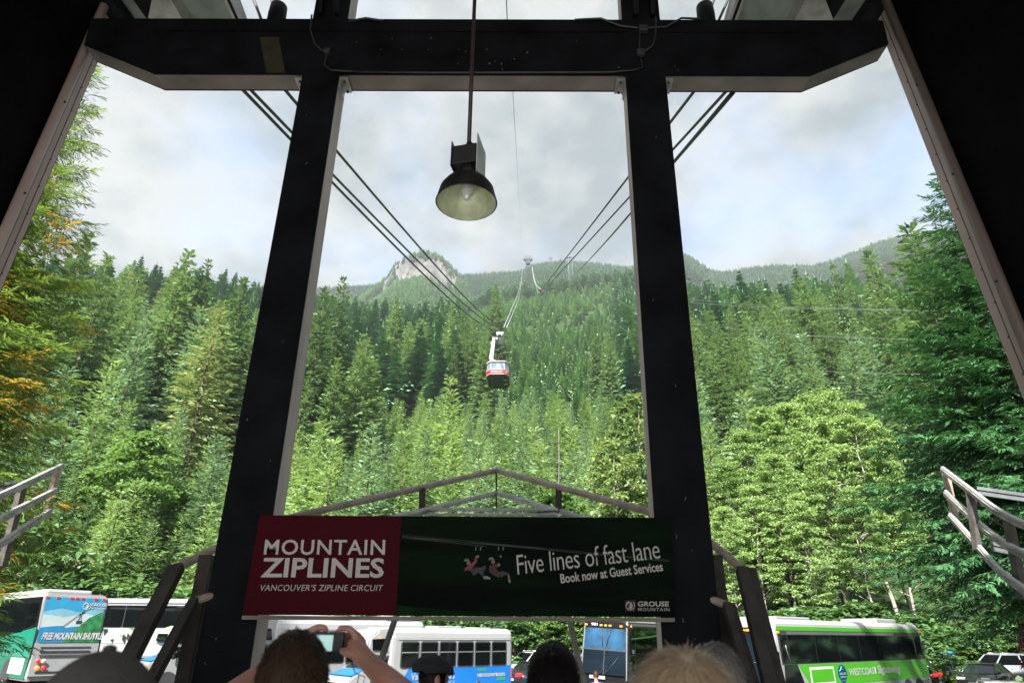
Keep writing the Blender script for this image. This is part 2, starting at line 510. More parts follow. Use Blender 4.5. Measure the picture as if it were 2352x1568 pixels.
def stand(n, kind, pxr, yr, hr, d, label, group, wide=1.0):
    made = tries = 0
    while made < n and tries < n * 60:
        tries += 1
        px, y = rt.uniform(*pxr), rt.uniform(*yr)
        x = (px - 1176) / FPX * 1.07 * y
        if not free(x, y, d): continue
        k = rt.choice(kind) if isinstance(kind, (list, tuple)) else kind
        tree(k, x, y, rt.uniform(*hr), label, group, wide=wide)
        made += 1
def at_top(px, py, y, kind, label, v=None, wide=1.0, group=None):
    """a tree whose tip is seen at px, py when it stands at depth y"""
    p = P(px, py, y)
    return tree(kind, p.x, y, p.z - hill_z(p.x, y), label, group, v, wide)
# trees one can single out
at_top(437, 572, 112, 'fir', 'tallest pointed fir on the skyline left of the left column, with open upper branches', 0, 0.85)
at_top(481, 592, 116, 'fir', 'slim fir close beside the tallest skyline fir left of the left column', 3, 0.7)
at_top(253, 580, 108, 'fir', 'broad dark fir breaking the skyline just beyond the yellowing cedar', 2)
at_top(205, 532, 96, 'fir', 'high fir on the skyline right against the yellowing cedar', 4)
at_top(330, 612, 120, 'fir', 'small dark fir tip in the skyline dip left of the twin firs', 5, 0.8)
at_top(563, 636, 118, 'fir', 'bushy fir on the skyline nearest the left side of the left column', 1)
at_top(505, 700, 82, 'dry', 'olive brown fir standing among green trees left of the left column', 0, 1.0)
at_top(262, 822, 72, 'hemlock', 'light green pointed young tree with a pale stem under the tall left firs', 1, 1.0)
at_top(160, 842, 70, 'spruce', 'bluish young spruce beside the yellowing cedar', 0, 0.9)
at_top(748, 660, 118, 'fir', 'tall yellow green fir just right of the left column', 2, 1.0)
at_top(790, 634, 128, 'fir', 'dark fir tip on the skyline beside the rocky bluff', 6, 0.8)
at_top(835, 760, 112, 'fir', 'bright green fir at the right edge of the tall group beside the left column', 1, 0.9)
at_top(912, 682, 215, 'fir', 'dark cone shaped fir below the middle of the rocky bluff', 4)
at_top(1040, 690, 230, 'fir', 'dark fir with a bare layered top below the right foot of the bluff', 3, 0.8)
at_top(1140, 650, 300, 'fir', 'dark fir standing highest left of the tower cables', 5)
at_top(1035, 860, 96, 'hemlock', 'young tree with a sharp light tip left of the hanging cabin', 2, 0.9)
at_top(1910, 600, 150, 'fir', 'ragged fir with a bent thin top on the right skyline', 3, 0.6)
at_top(1990, 566, 128, 'fir', 'largest light green fir on the right skyline near the dark cedar', 1)
at_top(2085, 515, 82, 'fir', 'dark flat branched fir between the right skyline and the dark cedar', 6, 1.1)
at_top(1835, 640, 160, 'fir', 'round topped dark fir on the right slope beyond the wires', 0, 1.1)
at_top(1770, 740, 118, 'fir', 'deep green fir crossed by the wires right of the right column', 5, 1.1)
at_top(1690, 770, 105, 'fir', 'mid green fir right beside the right column under the wires', 2)
at_top(1945, 760, 98, 'spruce', 'blue green spruce with soft branches above the yellow green alders', 1, 1.15)
at_top(2010, 690, 110, 'fir', 'tall shaded fir behind the left edge of the dark cedar', 4, 1.1)
at_top(1715, 690, 190, 'fir', 'fir on the right slope at the foot of the hazy ridge', 3)
# stands of trees nothing else tells apart
stand(26, ['fir', 'fir', 'dry', 'spruce'], (-60, 640), (86, 140), (31, 41), 4.6, 'tall green fir in the dense stand left of the left column', 'tall firs left of the left column')
stand(34, ['hemlock', 'spruce', 'hemlock'], (40, 650), (60, 84), (13, 21), 3.3, 'young light green conifer at the foot of the left stand of firs', 'young conifers below the left firs')
stand(22, ['hemlock', 'fir'], (20, 660), (52, 60), (9, 14), 2.7, 'low bushy conifer along the left lot edge behind the coaches', 'low conifers behind the coaches')
stand(11, 'fir', (660, 860), (104, 150), (28, 35), 4.4, 'tall bright fir right of the left column under the bluff', 'tall bright firs right of the left column')
stand(22, 'fir', (850, 1110), (185, 260), (30, 40), 5.0, 'dark mature fir in the shaded stand under the rocky bluff', 'dark firs under the bluff')
stand(56, ['hemlock', 'hemlock', 'spruce'], (650, 1500), (60, 88), (13, 20), 3.3, 'pale green young conifer in the front of the cleared cable lane', 'young conifers at the front of the cable lane')
stand(22, ['hemlock', 'spruce'], (650, 1500), (52, 60), (7, 11), 2.6, 'low young conifer just behind the lot between the two columns', 'low conifers behind the lot between the columns')
stand(105, ['hemlock', 'hemlock', 'hemlock', 'spruce'], (690, 1500), (90, 185), (12, 18), 3.8, 'small young conifer on the middle of the cable lane below the cabin', 'young conifers on the middle of the cable lane')
stand(20, 'fir', (1360, 1660), (150, 250), (24, 34), 5.0, 'dark fir on the slope behind the right column', 'firs behind the right column')
stand(30, ['fir', 'fir', 'spruce'], (1560, 2120), (92, 185), (27, 36), 4.8, 'green fir on the wooded slope between right column and dark cedar', 'firs on the slope right of the right column')
stand(14, ['spruce', 'hemlock'], (1560, 1760), (62, 92), (16, 24), 3.6, 'slender grey green conifer beside the right column behind the alders', 'slender conifers beside the right column')

stand(50, ['fir', 'fir', 'fir', 'dry'], (-260, 640), (138, 190), (30, 42), 5.4, 'distant fir on the upper edge of the left slope behind the tall left firs', 'firs on the upper edge of the left slope')
stand(85, 'fir', (1540, 2260), (150, 210), (26, 38), 5.2, 'distant fir on the upper right slope below the hazy ridge', 'firs on the upper right slope')
# ---- broadleaf trees
def broadleaf(seed, H, R, n_cl, per, leaf, h0=0.35, flat=0.7):
    r = np.random.default_rng(seed)
    C = []
    for _ in range(n_cl):
        t = r.uniform(h0, 1.0)
        k = math.sin(math.pi * min(1, (t - h0) / (1 - h0) * 0.8 + 0.18)) ** 0.7
        a, q = r.uniform(0, 6.28), R * k * r.uniform(0.25, 1.0) ** 0.6
        C.append((q * math.cos(a), q * math.sin(a), H * t, r.uniform(0.35, 0.95), r.uniform(0, 1)))
    C = np.array(C)
    idx = np.repeat(np.arange(n_cl), per)
    n = len(idx)
    g3 = unit(r.normal(0, 1, (n, 3))) * (r.uniform(0, 1, (n, 1)) ** 0.45) * C[idx, 3:4]
    g3[:, 2] *= flat * 0.45
    b = C[idx, :3] + g3
    d = unit(r.normal(0, 1, (n, 3)) * [1, 1, 0.5] + g3 * 0.5 - [0, 0, 0.15])
    s = unit(np.cross(d, np.array([0, 0, 1.0]) + r.normal(0, 0.35, (n, 3))))
    L = leaf * r.uniform(0.6, 1.3, n)
    return kite(b, d, s, L, L * 0.7, 0.15), np.clip(C[idx, 4] * 0.6 + r.uniform(0, 0.4, n), 0, 1)
ald_g = leaf_mat('alder_leaves', (0.085, 0.180, 0.055), (0.350, 0.480, 0.205), 0.40)
map_g = leaf_mat('maple_leaves', (0.055, 0.135, 0.035), (0.190, 0.310, 0.100), 0.38)
ylw_g = leaf_mat('birch_leaves', (0.090, 0.160, 0.055), (0.330, 0.420, 0.180), 0.40)
bush_g = leaf_mat('bush_leaves', (0.040, 0.100, 0.034), (0.130, 0.235, 0.080), 0.35)
red_g = leaf_mat('red_leaves', (0.060, 0.012, 0.016), (0.160, 0.030, 0.035), 0.30)
BL = {}
def bl_variant(key, m, seed, H, R, n_cl, per, leaf, h0, limbs, r0, bk):
    V, T = broadleaf(seed, H, R, n_cl, per, leaf, h0)
    tk = trunk_mesh('trunk', H * 0.93, r0, bk, 0.25, seed, limbs, R, h0 * 0.7)
    BL.setdefault(key, []).append((H, quads('crown', V, T, m), tk))
for i in range(4):
    bl_variant('alder', ald_g, 500 + i, 19, 2.5, 190, 95, 0.21, 0.30 + 0.04 * i, 40, 0.17, pale_bark)
for i in range(2):
    bl_variant('maple', map_g, 520 + i, 9, 3.0, 150, 70, 0.27, 0.12, 16, 0.12, bark)
    bl_variant('birch', ylw_g, 540 + i, 14, 2.8, 130, 60, 0.28, 0.25, 18, 0.13, pale_bark)
    bl_variant('bush', bush_g, 560 + i, 3.0, 1.7, 70, 50, 0.24, 0.05, 14, 0.05, bark)
bl_variant('redbush', red_g, 580, 3.2, 1.4, 60, 50, 0.20, 0.1, 12, 0.05, bark)
def leafy(key, name, x, y, h, label, group, cat='tree', wide=1.0):
    H, crown, trunk = BL[key][rt.randrange(len(BL[key]))]
    o = empty(name, (x, y, hill_z(x, y) - 0.1), rt.uniform(0, 6.28), label, cat, group)
    s = h / H; o.scale = (s * wide, s * wide, s)
    link('trunk', trunk, parent=o); link('crown', crown, parent=o)
    return o
def leafy_top(key, name, px, py, y, label, group=None, cat='tree', wide=1.0):
    p = P(px, py, y)
    return leafy(key, name, p.x, y, max(1.2, p.z - hill_z(p.x, y)), label, group, cat, wide)
for px, py, y in ((1700, 985, 56), (1745, 940, 59), (1800, 925, 58), (1850, 905, 60), (1905, 895, 62), (1950, 925, 57), (1990, 960, 60), (1660, 1060, 54),
                  (1770, 1040, 53), (1880, 1010, 52), (2020, 1040, 56), (1830, 1130, 49.5), (1945, 1120, 50), (1720, 1110, 51), (1660, 1160, 50)):
    leafy_top('alder', 'alder_tree', px, py, y, 'yellow green alder with pale thin trunk in the grove right of the right column', 'alders right of the right column')
leafy_top('birch', 'birch_tree', 1460, 905, 64, 'yellowish broadleaf tree close against the left side of the right column', None)
leafy_top('birch', 'birch_tree', 1405, 1010, 60, 'loose yellow green broadleaf tree left of the yellowish one by the right column', None)
leafy_top('maple', 'maple_tree', 330, 1000, 62, 'rounded yellow green maple between the young left conifers', None)
leafy_top('maple', 'maple_tree', 1280, 1130, 52, 'bright green maple behind the right pipe of the docking guide', None)
leafy_top('maple', 'maple_tree', 1290, 1385, 47, 'fresh green maple behind the cars left of the black coach', None, wide=1.3)
leafy_top('maple', 'maple_tree', 1245, 1400, 48.5, 'second green maple behind the cars, nearer the small white and blue bus', None, wide=1.2)
leafy_top('maple', 'maple_tree', 2165, 1452, 45, 'light green maple beside the rear of the green coach', None, wide=1.5)
leafy_top('maple', 'maple_tree', 50, 1180, 50, 'yellow green broadleaf tree behind the left guide rails', None, wide=1.2)
for px, py in ((640, 1405), (760, 1400), (850, 1398), (930, 1410), (1010, 1400), (1090, 1405), (1180, 1400), (1370, 1405), (1470, 1400)):
    leafy_top('bush', 'bush', px, py + rt.uniform(8, 26), rt.uniform(46.5, 49), 'dark green bush in the row seen under the banner behind the buses', 'bushes seen under the banner', 'bush', 1.3)
for i in range(16):
    leafy_top('bush', 'bush', 1640 + i * 26, rt.uniform(1385, 1425), rt.uniform(45.5, 48), 'leafy undergrowth bush behind the bright green coach', 'bushes behind the green coach', 'bush', 1.3)
for i in range(12):
    leafy_top('bush', 'bush', 2050 + i * 30, rt.uniform(1400, 1470), rt.uniform(53, 57), 'dark bush behind the parked cars on the far right', 'bushes behind the right cars', 'bush', 1.4)
for i in range(5):
    leafy_top('bush', 'bush', 90 + i * 110, rt.uniform(1340, 1365), rt.uniform(47, 50), 'green bush at the forest edge above the left coaches', 'bushes above the left coaches', 'bush', 1.3)
leafy_top('redbush', 'red_leaved_bush', 2352, 1425, 40, 'dark red leaved bush at the right frame edge above the silver car', None, 'bush', .45)

def snag(px, y0, y1, y, label):
    a, b = P(px, y0, y), P(px, y1, y)
    m = MB(); r = random.Random(px)
    m.tube([(b.x, y, hill_z(b.x, y) - .3), b, a.lerp(b, .4) + Vector((.05, 0, 0)), a], [.08, .07, .05, .02], 6)
    for k in range(14):
        q = a.lerp(b, r.uniform(.1, 1)); an = r.uniform(0, 6.28); l = r.uniform(.3, 1.1)
        m.tube([q, q + Vector((math.cos(an) * l, math.sin(an) * l, r.uniform(-.3, .2)))], [.025, .008], 4)
    tag(m.build('dead_tree', mat('grey_snag', (.13, .12, .10), .9)), label, 'tree')
snag(1283, 985, 1150, 57, 'bare grey dead trunk rising above the right pipe of the docking guide')
sb = leafy_top('bush', 'flowering_shrub', 88, 1205, 46, 'shrub with small white blossoms below the left guide rails', None, 'shrub', 1.0)
V, T = broadleaf(590, 3.0, 1.75, 40, 14, 0.17, 0.1)
link('blossoms', quads('blossoms', V, T, leaf_mat('white_blossoms', (.35, .36, .30), (.6, .6, .55), .3)), parent=sb)
# ---- far woods: one mass of small conifers
def low_tree(seed, nwh, per, shape=0.9, R=0.17, kw=0.7):
    r = np.random.default_rng(seed)
    B, D, L, T = [], [], [], []
    for i in range(nwh):
        t = (i + r.uniform(-.3, .3)) / nwh; t = min(max(t, 0.0), 0.97)
        for k in range(per):
            a = 6.283 * (k + r.uniform(-.35, .35)) / per + i * 2.1
            l = R * (1 - t) ** shape * r.uniform(0.6, 1.25) + 0.02
            B.append((0, 0, 0.05 + t * 0.93)); D.append((math.cos(a), math.sin(a), -0.35 + 0.7 * t + r.normal(0, .12))); L.append(l); T.append(r.uniform(0, 1))
    B, D, L = np.array(B), unit(np.array(D)), np.array(L)
    S_ = unit(np.cross(D, np.array([0, 0, 1.0]) + r.normal(0, .25, D.shape)))
    V = kite(B, D, S_, L, L * kw, 0.25)
    top = kite(np.array([[0, 0, .80]]), np.array([[0, 0, 1.0]]), np.array([[1.0, 0, 0]]), np.array([0.22]), np.array([0.018]), 0)
    top2 = kite(np.array([[0, 0, .80]]), np.array([[0, 0, 1.0]]), np.array([[0, 1.0, 0]]), np.array([0.22]), np.array([0.018]), 0)
    return np.concatenate([V, top, top2]), np.array(T + [.1, .1])
def scatter(pos, hs, tone, temps, seed):
    r = np.random.default_rng(seed)
    out, ti = [], []
    which = r.integers(0, len(temps), len(pos)); ang = r.uniform(0, 6.28, len(pos))
    for w, (V, T) in enumerate(temps):
        sel = np.where(which == w)[0]
        if not len(sel): continue
        c, s = np.cos(ang[sel])[:, None, None], np.sin(ang[sel])[:, None, None]
        X = V[None, :, :, 0] * c - V[None, :, :, 1] * s
        Y = V[None, :, :, 0] * s + V[None, :, :, 1] * c
        Z = np.broadcast_to(V[None, :, :, 2], X.shape)
        Q = np.stack([X, Y, Z], -1) * hs[sel][:, None, None, None] + pos[sel][:, None, None, :]
        out.append(Q.reshape(-1, 4, 3)); ti.append((tone[sel][:, None] + (T[None] - .5) * 0.34).ravel())
    return np.concatenate(out), np.concatenate(ti)
rf = np.random.default_rng(3)
TA = [low_tree(600 + i, 30, 10, 0.8 + 0.1 * (i % 3), 0.19 + 0.02 * (i % 3), 0.5) for i in range(6)]
TB = [low_tree(620 + i, 14, 7, 0.85, 0.23) for i in range(5)]
TC = [low_tree(640 + i, 8, 6, 0.85, 0.27) for i in range(5)]
fq, ft = [], []
def in_lane(px): return 1.0 if 1060 < px < 1430 else 0.0
def wood(n, y0, y1, temps, seed, power=2.0, zf=hill_z, hmul=1.0, u0=-0.95, u1=0.95, tonefn=None, keep=None):
    r = np.random.default_rng(seed)
    pos, hs, tone = [], [], []
    for _ in range(n):
        y = (y0 ** power + (y1 ** power - y0 ** power) * r.random()) ** (1 / power)
        u = r.uniform(u0, u1); x = u * y; px = px_of(u)
        if keep and not keep(px, x, y): continue
        lane = in_lane(px + (y * 0.02)) if y < 700 else 0
        h = (r.uniform(8, 15) if lane else (r.uniform(27, 42) if y < 430 else r.uniform(22, 36)) * r.uniform(0.8, 1.1)) * hmul
        pos.append((x, y, zf(x, y) - 0.5)); hs.append(h)
        tone.append(tonefn(px, y, r) if tonefn else (0.72 + r.normal(0, 0.08) if lane else 0.42 + 0.12 * (bumps(x * 2, y * 2) > 0.3) + r.normal(0, 0.11)))
    Q, T = scatter(np.array(pos), np.array(hs), np.array(tone), temps, seed + 1)
    fq.append(Q); ft.append(T)
wood(1500, 186, 390, TA, 21, 1.6)
wood(1500, 186, 420, TA, 22, 1.6, keep=lambda px, x, y: 1060 < px < 1400)
# the woods go on beside the lot and station, unseen, added to darken window reflections
def side_wood():
    r = np.random.default_rng(91)
    pos, hs = [], []
    for k in range(260):
        s = -1 if k % 2 else 1
        x = s * r.uniform(50, 110) if s > 0 else -r.uniform(48, 110); y = r.uniform(-60, 50)
        pos.append((x, y, -.3)); hs.append(r.uniform(18, 32))
    Q, T = scatter(np.array(pos), np.array(hs), np.full(len(pos), .3), TA, 92); fq.append(Q); ft.append(T)
side_wood()
wood(6000, 380, 720, TB, 23, 1.5)
wood(7000, 700, 1120, TC, 24, 1.4)
wood(7000, 1135, 1300, TC, 28, 1.0, ridge_z, 0.75, -0.7, 1.0, tonefn=lambda px, y, r: 0.40 + r.normal(0, 0.08))
wood(17000, 1290, 1530, TC, 25, 1.0, ridge_z, 0.75, -0.7, 1.0, tonefn=lambda px, y, r: 0.34 + r.normal(0, 0.08))
def blz(x, y):
    return bluff_z(x, y)
wood(6000, BLUFF_Y - 300, BLUFF_Y + 6, TC, 26, 1.0, blz, 0.56, -0.33, -0.01,
     tonefn=lambda px, y, r: 0.62 + r.normal(0, 0.14),
     keep=lambda px, x, y: ((BLUFF_Y - y) < 18 or (BLUFF_Y - y) > 48 or bumps(x * 6, y * 8) > 0.45 or px < 884 or px > 1015) and 760 < px < 1130)
fm = bpy.data.materials.new('far_needles'); fm.use_nodes = True
def _fm():
    N, L = fm.node_tree.nodes, fm.node_tree.links
    b = N['Principled BSDF']; b.inputs['Roughness'].default_value = 0.7; b.inputs['Specular IOR Level'].default_value = 0.2
    a = N.new('ShaderNodeAttribute'); a.attribute_name = 'tint'
    c = N.new('ShaderNodeValToRGB'); e = c.color_ramp.elements
    e[0].position, e[0].color = 0.05, (0.030, 0.082, 0.050, 1)
    e[1].position, e[1].color = 0.95, (0.290, 0.420, 0.180, 1)
    k = e.new(0.5); k.color = (0.100, 0.200, 0.098, 1)
    L.new(a.outputs['Fac'], c.inputs[0]); L.new(c.outputs[0], b.inputs['Base Color'])
_fm()
fme = quads('distant_forest', np.concatenate(fq), np.concatenate(ft), fm)
tag(link('distant_forest', fme), 'distant conifer forest covering the upper slopes and far ridges', 'forest', kind='stuff')
del fq, ft

# ---- the two near trees beside the station
def near_tree(name, loc, crown_parts, tr, label):
    o = empty(name, loc, 0.0, label, 'tree')
    link('trunk', tr, parent=o)
    for nm, me, lab in crown_parts:
        c = link(nm, me, parent=o)
        if lab: c['label'] = lab
    return o
yel_g = leaf_mat('yellowing_fronds', (0.048, 0.110, 0.026), (0.235, 0.350, 0.095), 0.38)
org_g = leaf_mat('orange_fronds', (0.330, 0.210, 0.025), (0.540, 0.350, 0.070), 0.40)
V, T = conifer(701, 27.5, 5.2, 0.02, 78, 11, 0.85, 0.27, 1.02, 0.12, -0.15, 0.55, 9, 0.20, 0.16)
rr_ = np.random.default_rng(8)
cpos = V[:, 0]
blob = np.sin(cpos[:, 2] * 1.1 + 1.0) * np.sin(cpos[:, 0] * 1.3 + 0.4) * np.sin(cpos[:, 1] * 1.2 + 2)
rad = np.hypot(cpos[:, 0], cpos[:, 1])
org = (blob > 0.28) & (rad > 1.2) & (rr_.random(len(V)) < 0.75) & (cpos[:, 2] < 17)
near_tree('cedar_tree', (-18.2, 19.0, lot_z(-18.2, 19)), [('crown', quads('crown', V[~org], T[~org], yel_g), None), ('orange_fronds', quads('orange_fronds', V[org], T[org], org_g), 'orange dying fronds')],
          trunk_mesh('trunk', 27, 0.45, bark, 0.1, 3, 40, 2.6, 0.05), 'feathery yellow green cedar with orange patches at the left frame edge')
V, T = conifer(702, 23, 8.4, 0.17, 58, 12, 0.85, 0.30, 0.95, 0.30, -0.08, 0.45, 9, 0.24, 0.26)
near_tree('cedar_tree', (20.6, 24.6, 0.0), [('crown', quads('crown', V, T, ced_g), None)],
          trunk_mesh('trunk', 22.5, 0.5, bark, 0.15, 4, 80, 5.5, 0.10), 'huge dark green cedar with drooping sprays in front of the right guide rails end')

# low undergrowth on the slope
def undergrowth():
    r = np.random.default_rng(77)
    n = 26000
    y = (48 ** 1.2 + (165 ** 1.2 - 48 ** 1.2) * r.random(n)) ** (1 / 1.2)
    u = r.uniform(-1.05, 1.05, n)
    z = np.array([hill_z(a * b, b) for a, b in zip(u, y)])
    b = np.stack([u * y + r.normal(0, .3, n), y, z - 0.1], -1)
    d = unit(np.stack([r.normal(0, 1, n), r.normal(0, 1, n), r.uniform(.2, 1.4, n)], -1))
    s = unit(np.cross(d, r.normal(0, 1, (n, 3))))
    L = r.uniform(0.35, 1.0, n)
    me = quads('undergrowth', kite(b, d, s, L, L * 0.6, 0.3), r.uniform(0, 1, n), leaf_mat('undergrowth_leaves', (.016, .042, .015), (.06, .12, .04), .2))
    tag(link('undergrowth', me), 'low green undergrowth covering the forest floor between the trees', 'undergrowth', kind='stuff')
undergrowth()

# ------------------------------------------------------------------ tram station
FLOOR = CZ - 1.74
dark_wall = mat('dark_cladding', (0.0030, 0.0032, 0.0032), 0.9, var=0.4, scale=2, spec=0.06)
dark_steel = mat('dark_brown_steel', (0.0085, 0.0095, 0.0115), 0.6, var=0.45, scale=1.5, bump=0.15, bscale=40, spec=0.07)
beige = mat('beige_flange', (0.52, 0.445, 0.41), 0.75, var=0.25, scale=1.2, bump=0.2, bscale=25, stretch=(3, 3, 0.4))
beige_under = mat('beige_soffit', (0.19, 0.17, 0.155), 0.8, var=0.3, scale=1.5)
trim_pink = mat('pinkish_trim', (0.42, 0.315, 0.29), 0.6, var=0.12, scale=2, stretch=(1, 1, 0.3))
soffit = mat('grey_green_soffit', (0.22, 0.26, 0.235), 0.8, var=0.3, scale=2.5, bump=0.2)
concrete = mat('platform_concrete', (0.40, 0.38, 0.35), 0.9, var=0.15, scale=1.5, bump=0.2)
galv = mat('galvanised', (0.38, 0.38, 0.36), 0.5, 0.4, 0.25, 4)
bolt_m = mat('dark_bolt', (0.02, 0.018, 0.016), 0.5)
Y0 = 8.0
st = empty('tram_station', (0, 4, 0), 0, 'dark tram station hall whose open front frames the whole view', 'building')
def loc(o):                     # keep world placement under the station empty
    o.location = -Vector(st.location); return o
f = MB(); f.box((0, 0.6, FLOOR - 0.25), (15.0, 15.6, 0.5)); o = loc(f.build('platform_floor', concrete, st))
XL, XR = P(205, 60, 8.0).x, P(2042, 20, 8.0).x
# side walls: front edges follow the slanting trim
def side_wall(pxs, X, name):
    p = [PX(px, py, X) for px, py in pxs]
    return p
def wall(X, top, bot, sgn):
    a, b = PX(*top, X), PX(*bot, X)
    dz = (a - b) / (a.z - b.z)
    t = b + dz * (15.0 - b.z); l = b + dz * (FLOOR - 0.3 - b.z)
    poly = [Vector((X, -4.5, FLOOR - 0.3)), l, t, Vector((X, -4.5, 15.0))]
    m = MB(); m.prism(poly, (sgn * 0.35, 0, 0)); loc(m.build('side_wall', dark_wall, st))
    # round edge pipe, shadow gap and screwed flashing strip
    off = Vector((-sgn * 0.09, 0.02, 0))
    m = MB(); m.tube([l + off, t + off], 0.075, 12); e = loc(m.build('edge_pipe', trim_pink if sgn < 0 else mat('shaded_edge_pipe', (0.16, 0.12, 0.105), .5, stretch=(1, 1, .3)), st))  # right pipe: the shade it faces is put into its darker colour
    g0, g1 = (0.20, 0.22) if sgn < 0 else (0.13, 0.32)
    for k in range(3):
        q = b + dz * (0.6 + 1.9 * k) + off + Vector((-sgn * 0.08, -0.03, 0))
        m = MB(); m.ball(q, 0.022, 1); x = m.build('bolt', bolt_m, e)
    A = l + Vector((sgn * 0.02, g0, 0)); B = t + Vector((sgn * 0.02, g0, 0))
    m = MB(); m.prism([A, B, B + Vector((0, g1, 0)), A + Vector((0, g1, 0))], (-sgn * 0.05, 0, 0))
    fl = loc(m.build('flashing_strip', trim_pink, st))
    m = MB()
    n = 26
    for k in range(n):
        q = A.lerp(B, (k + 0.5) / n) + Vector((-sgn * 0.055, g1 * .55, 0))
        m.ball(q, 0.013, 1)
    m.bar(A + Vector((-sgn * 0.052, g1 * .5, 0)), B + Vector((-sgn * 0.052, g1 * .5, 0)), 0.006, 0.012)
    m.build('screw', bolt_m, fl)
    m = MB(); m.prism([l + Vector((0, 0, 0)), t, t + Vector((0, 0.46, 0)), l + Vector((0, 0.46, 0))], (sgn * 0.35, 0, 0))
    loc(m.build('wall_return', dark_wall, st))
wall(XL - 0.19, (205, 60), (0, 518), -1)
wall(XR + 0.17, (2052, 10), (2352, 735), 1)
# roof: closed hall roof and the two side canopies over the ends of the cross beam
m = MB()
m.box((0, -1.6, 15.2), (16, 19.8, 0.4))
m.box((0, 2, 14.6), (14.5, 0.4, 0.8)); m.box((0, -4, 14.6), (14.5, 0.4, 0.8)); m.box((0, 7.2, 14.6), (14.5, 0.4, 0.8))
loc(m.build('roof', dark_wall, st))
ZC = P(1000, 45, 8.0).z + 0.9
def canopy(inner_px, outer_px, sgn, X):
    xi0 = PZ(inner_px, 30, ZC).x
    m = MB()
    y1 = 9.3
    m.prism([(xi0, 7.7, ZC), (X, 7.7, ZC), (X, y1, ZC), (xi0 * 1.02, y1, ZC)], (0, 0, 0.15))
    return loc(m.build('canopy_soffit', soffit, st)), xi0
for sgn, inn, X in ((-1, 562, XL - 0.3), (1, 1668, XR + 0.3)):
    sf, xi = canopy(inn, 0, sgn, X)
    w = abs(X - xi)
    for i, (fx, fw, mm) in enumerate(((0.0, 0.16, galv), (0.02, 0.05, dark_steel), (0.50, 0.55, dark_steel), (0.86, 0.5, dark_steel))):
        m = MB()
        c = xi + sgn * (w * fx + fw / 2)
        m.bar((c, 7.6, ZC - 0.13 - 0.01 * i), (c - sgn * 0.15 * (i > 1), 9.25, ZC - 0.13 - 0.01 * i), fw, 0.22)
        b = m.build('canopy_beam', mm, sf)
    m = MB(); m.prism([(xi + sgn * w * 0.42, 7.6, ZC - 0.02), (xi + sgn * w * 0.66, 8.5, ZC - 0.02), (xi + sgn * w * 0.52, 9.2, ZC - 0.02), (xi + sgn * w * 0.40, 9.2, ZC - 0.02)], (0, 0, -0.3))
    m.build('gutter', galv, sf)

# portal frame: two columns and the cross beam
pf = empty('portal_frame', (0, Y0, FLOOR), 0, 'dark steel portal frame with two columns and a deep cross beam', 'steel frame')
def rel(o, root):
    o.location = -Vector(root.location); return o
zb = P(1176, 172, Y0).z; zt = P(1176, 45, Y0).z
def bx(px, py): return P(px, py, Y0)
front = [bx(208, 46), bx(193, 103), bx(354, 172.5), bx(1860, 171.5), bx(2041, 101), bx(2028, 47)]
front[0].z = front[5].z = zt; front[2].z = front[3].z = zb
T = 0.37
m = MB(); m.prism(front, (0, 0.025, 0)); m.box(((front[2].x + front[3].x) / 2, Y0 - 0.02, zt - 0.32), (front[3].x - front[2].x, 0.03, 0.015))
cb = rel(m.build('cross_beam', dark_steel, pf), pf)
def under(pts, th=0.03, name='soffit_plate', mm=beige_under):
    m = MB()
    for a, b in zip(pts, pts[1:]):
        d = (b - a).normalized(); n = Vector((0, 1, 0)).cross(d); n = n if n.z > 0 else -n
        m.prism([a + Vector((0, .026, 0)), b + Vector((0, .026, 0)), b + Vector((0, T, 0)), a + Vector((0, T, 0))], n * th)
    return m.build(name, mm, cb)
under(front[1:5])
m = MB()
m.prism([v + Vector((0, T - 0.03, 0)) for v in front], (0, 0.025, 0))
m.prism([front[0] + Vector((0, .03, 0)), front[5] + Vector((0, .03, 0)), front[5] + Vector((0, T - .04, 0)), front[0] + Vector((0, T - .04, 0))], (0, 0, -0.03))
m.prism([front[4] + Vector((0, .03, 0)), front[5] + Vector((0, .03, 0)), front[5] + Vector((0, T - .04, 0)), front[4] + Vector((0, T - .04, 0))], (-0.02, 0, 0))
m.build('rear_web', dark_steel, cb)
m = MB()
for k in range(26):
    r = random.Random(k * 7 + 1)
    p = Vector((r.uniform(front[2].x * 0.6, front[3].x * 0.6), Y0 - 0.002, r.uniform(zb + 0.1, zt - 0.45)))
    m.box(p, (r.uniform(.008, .03), 0.003, r.uniform(.01, .035)), Matrix.Rotation(r.uniform(-.6, .6), 3, 'Y'))
m.build('scuff_mark', mat('bare_metal_scuff', (0.10, 0.10, 0.10), 0.7), cb)
m = MB(); a = bx(598, 88); m.prism([bx(597, 86), bx(640, 86), bx(655, 168), bx(612, 168)], (0, -0.004, 0))
m.build('beam_streak', mat('yellow_streak', (0.030, 0.027, 0.011), 0.8, var=0.5, scale=4), cb)  # slanted yellowish streak on the beam face
CTHK = 0.52
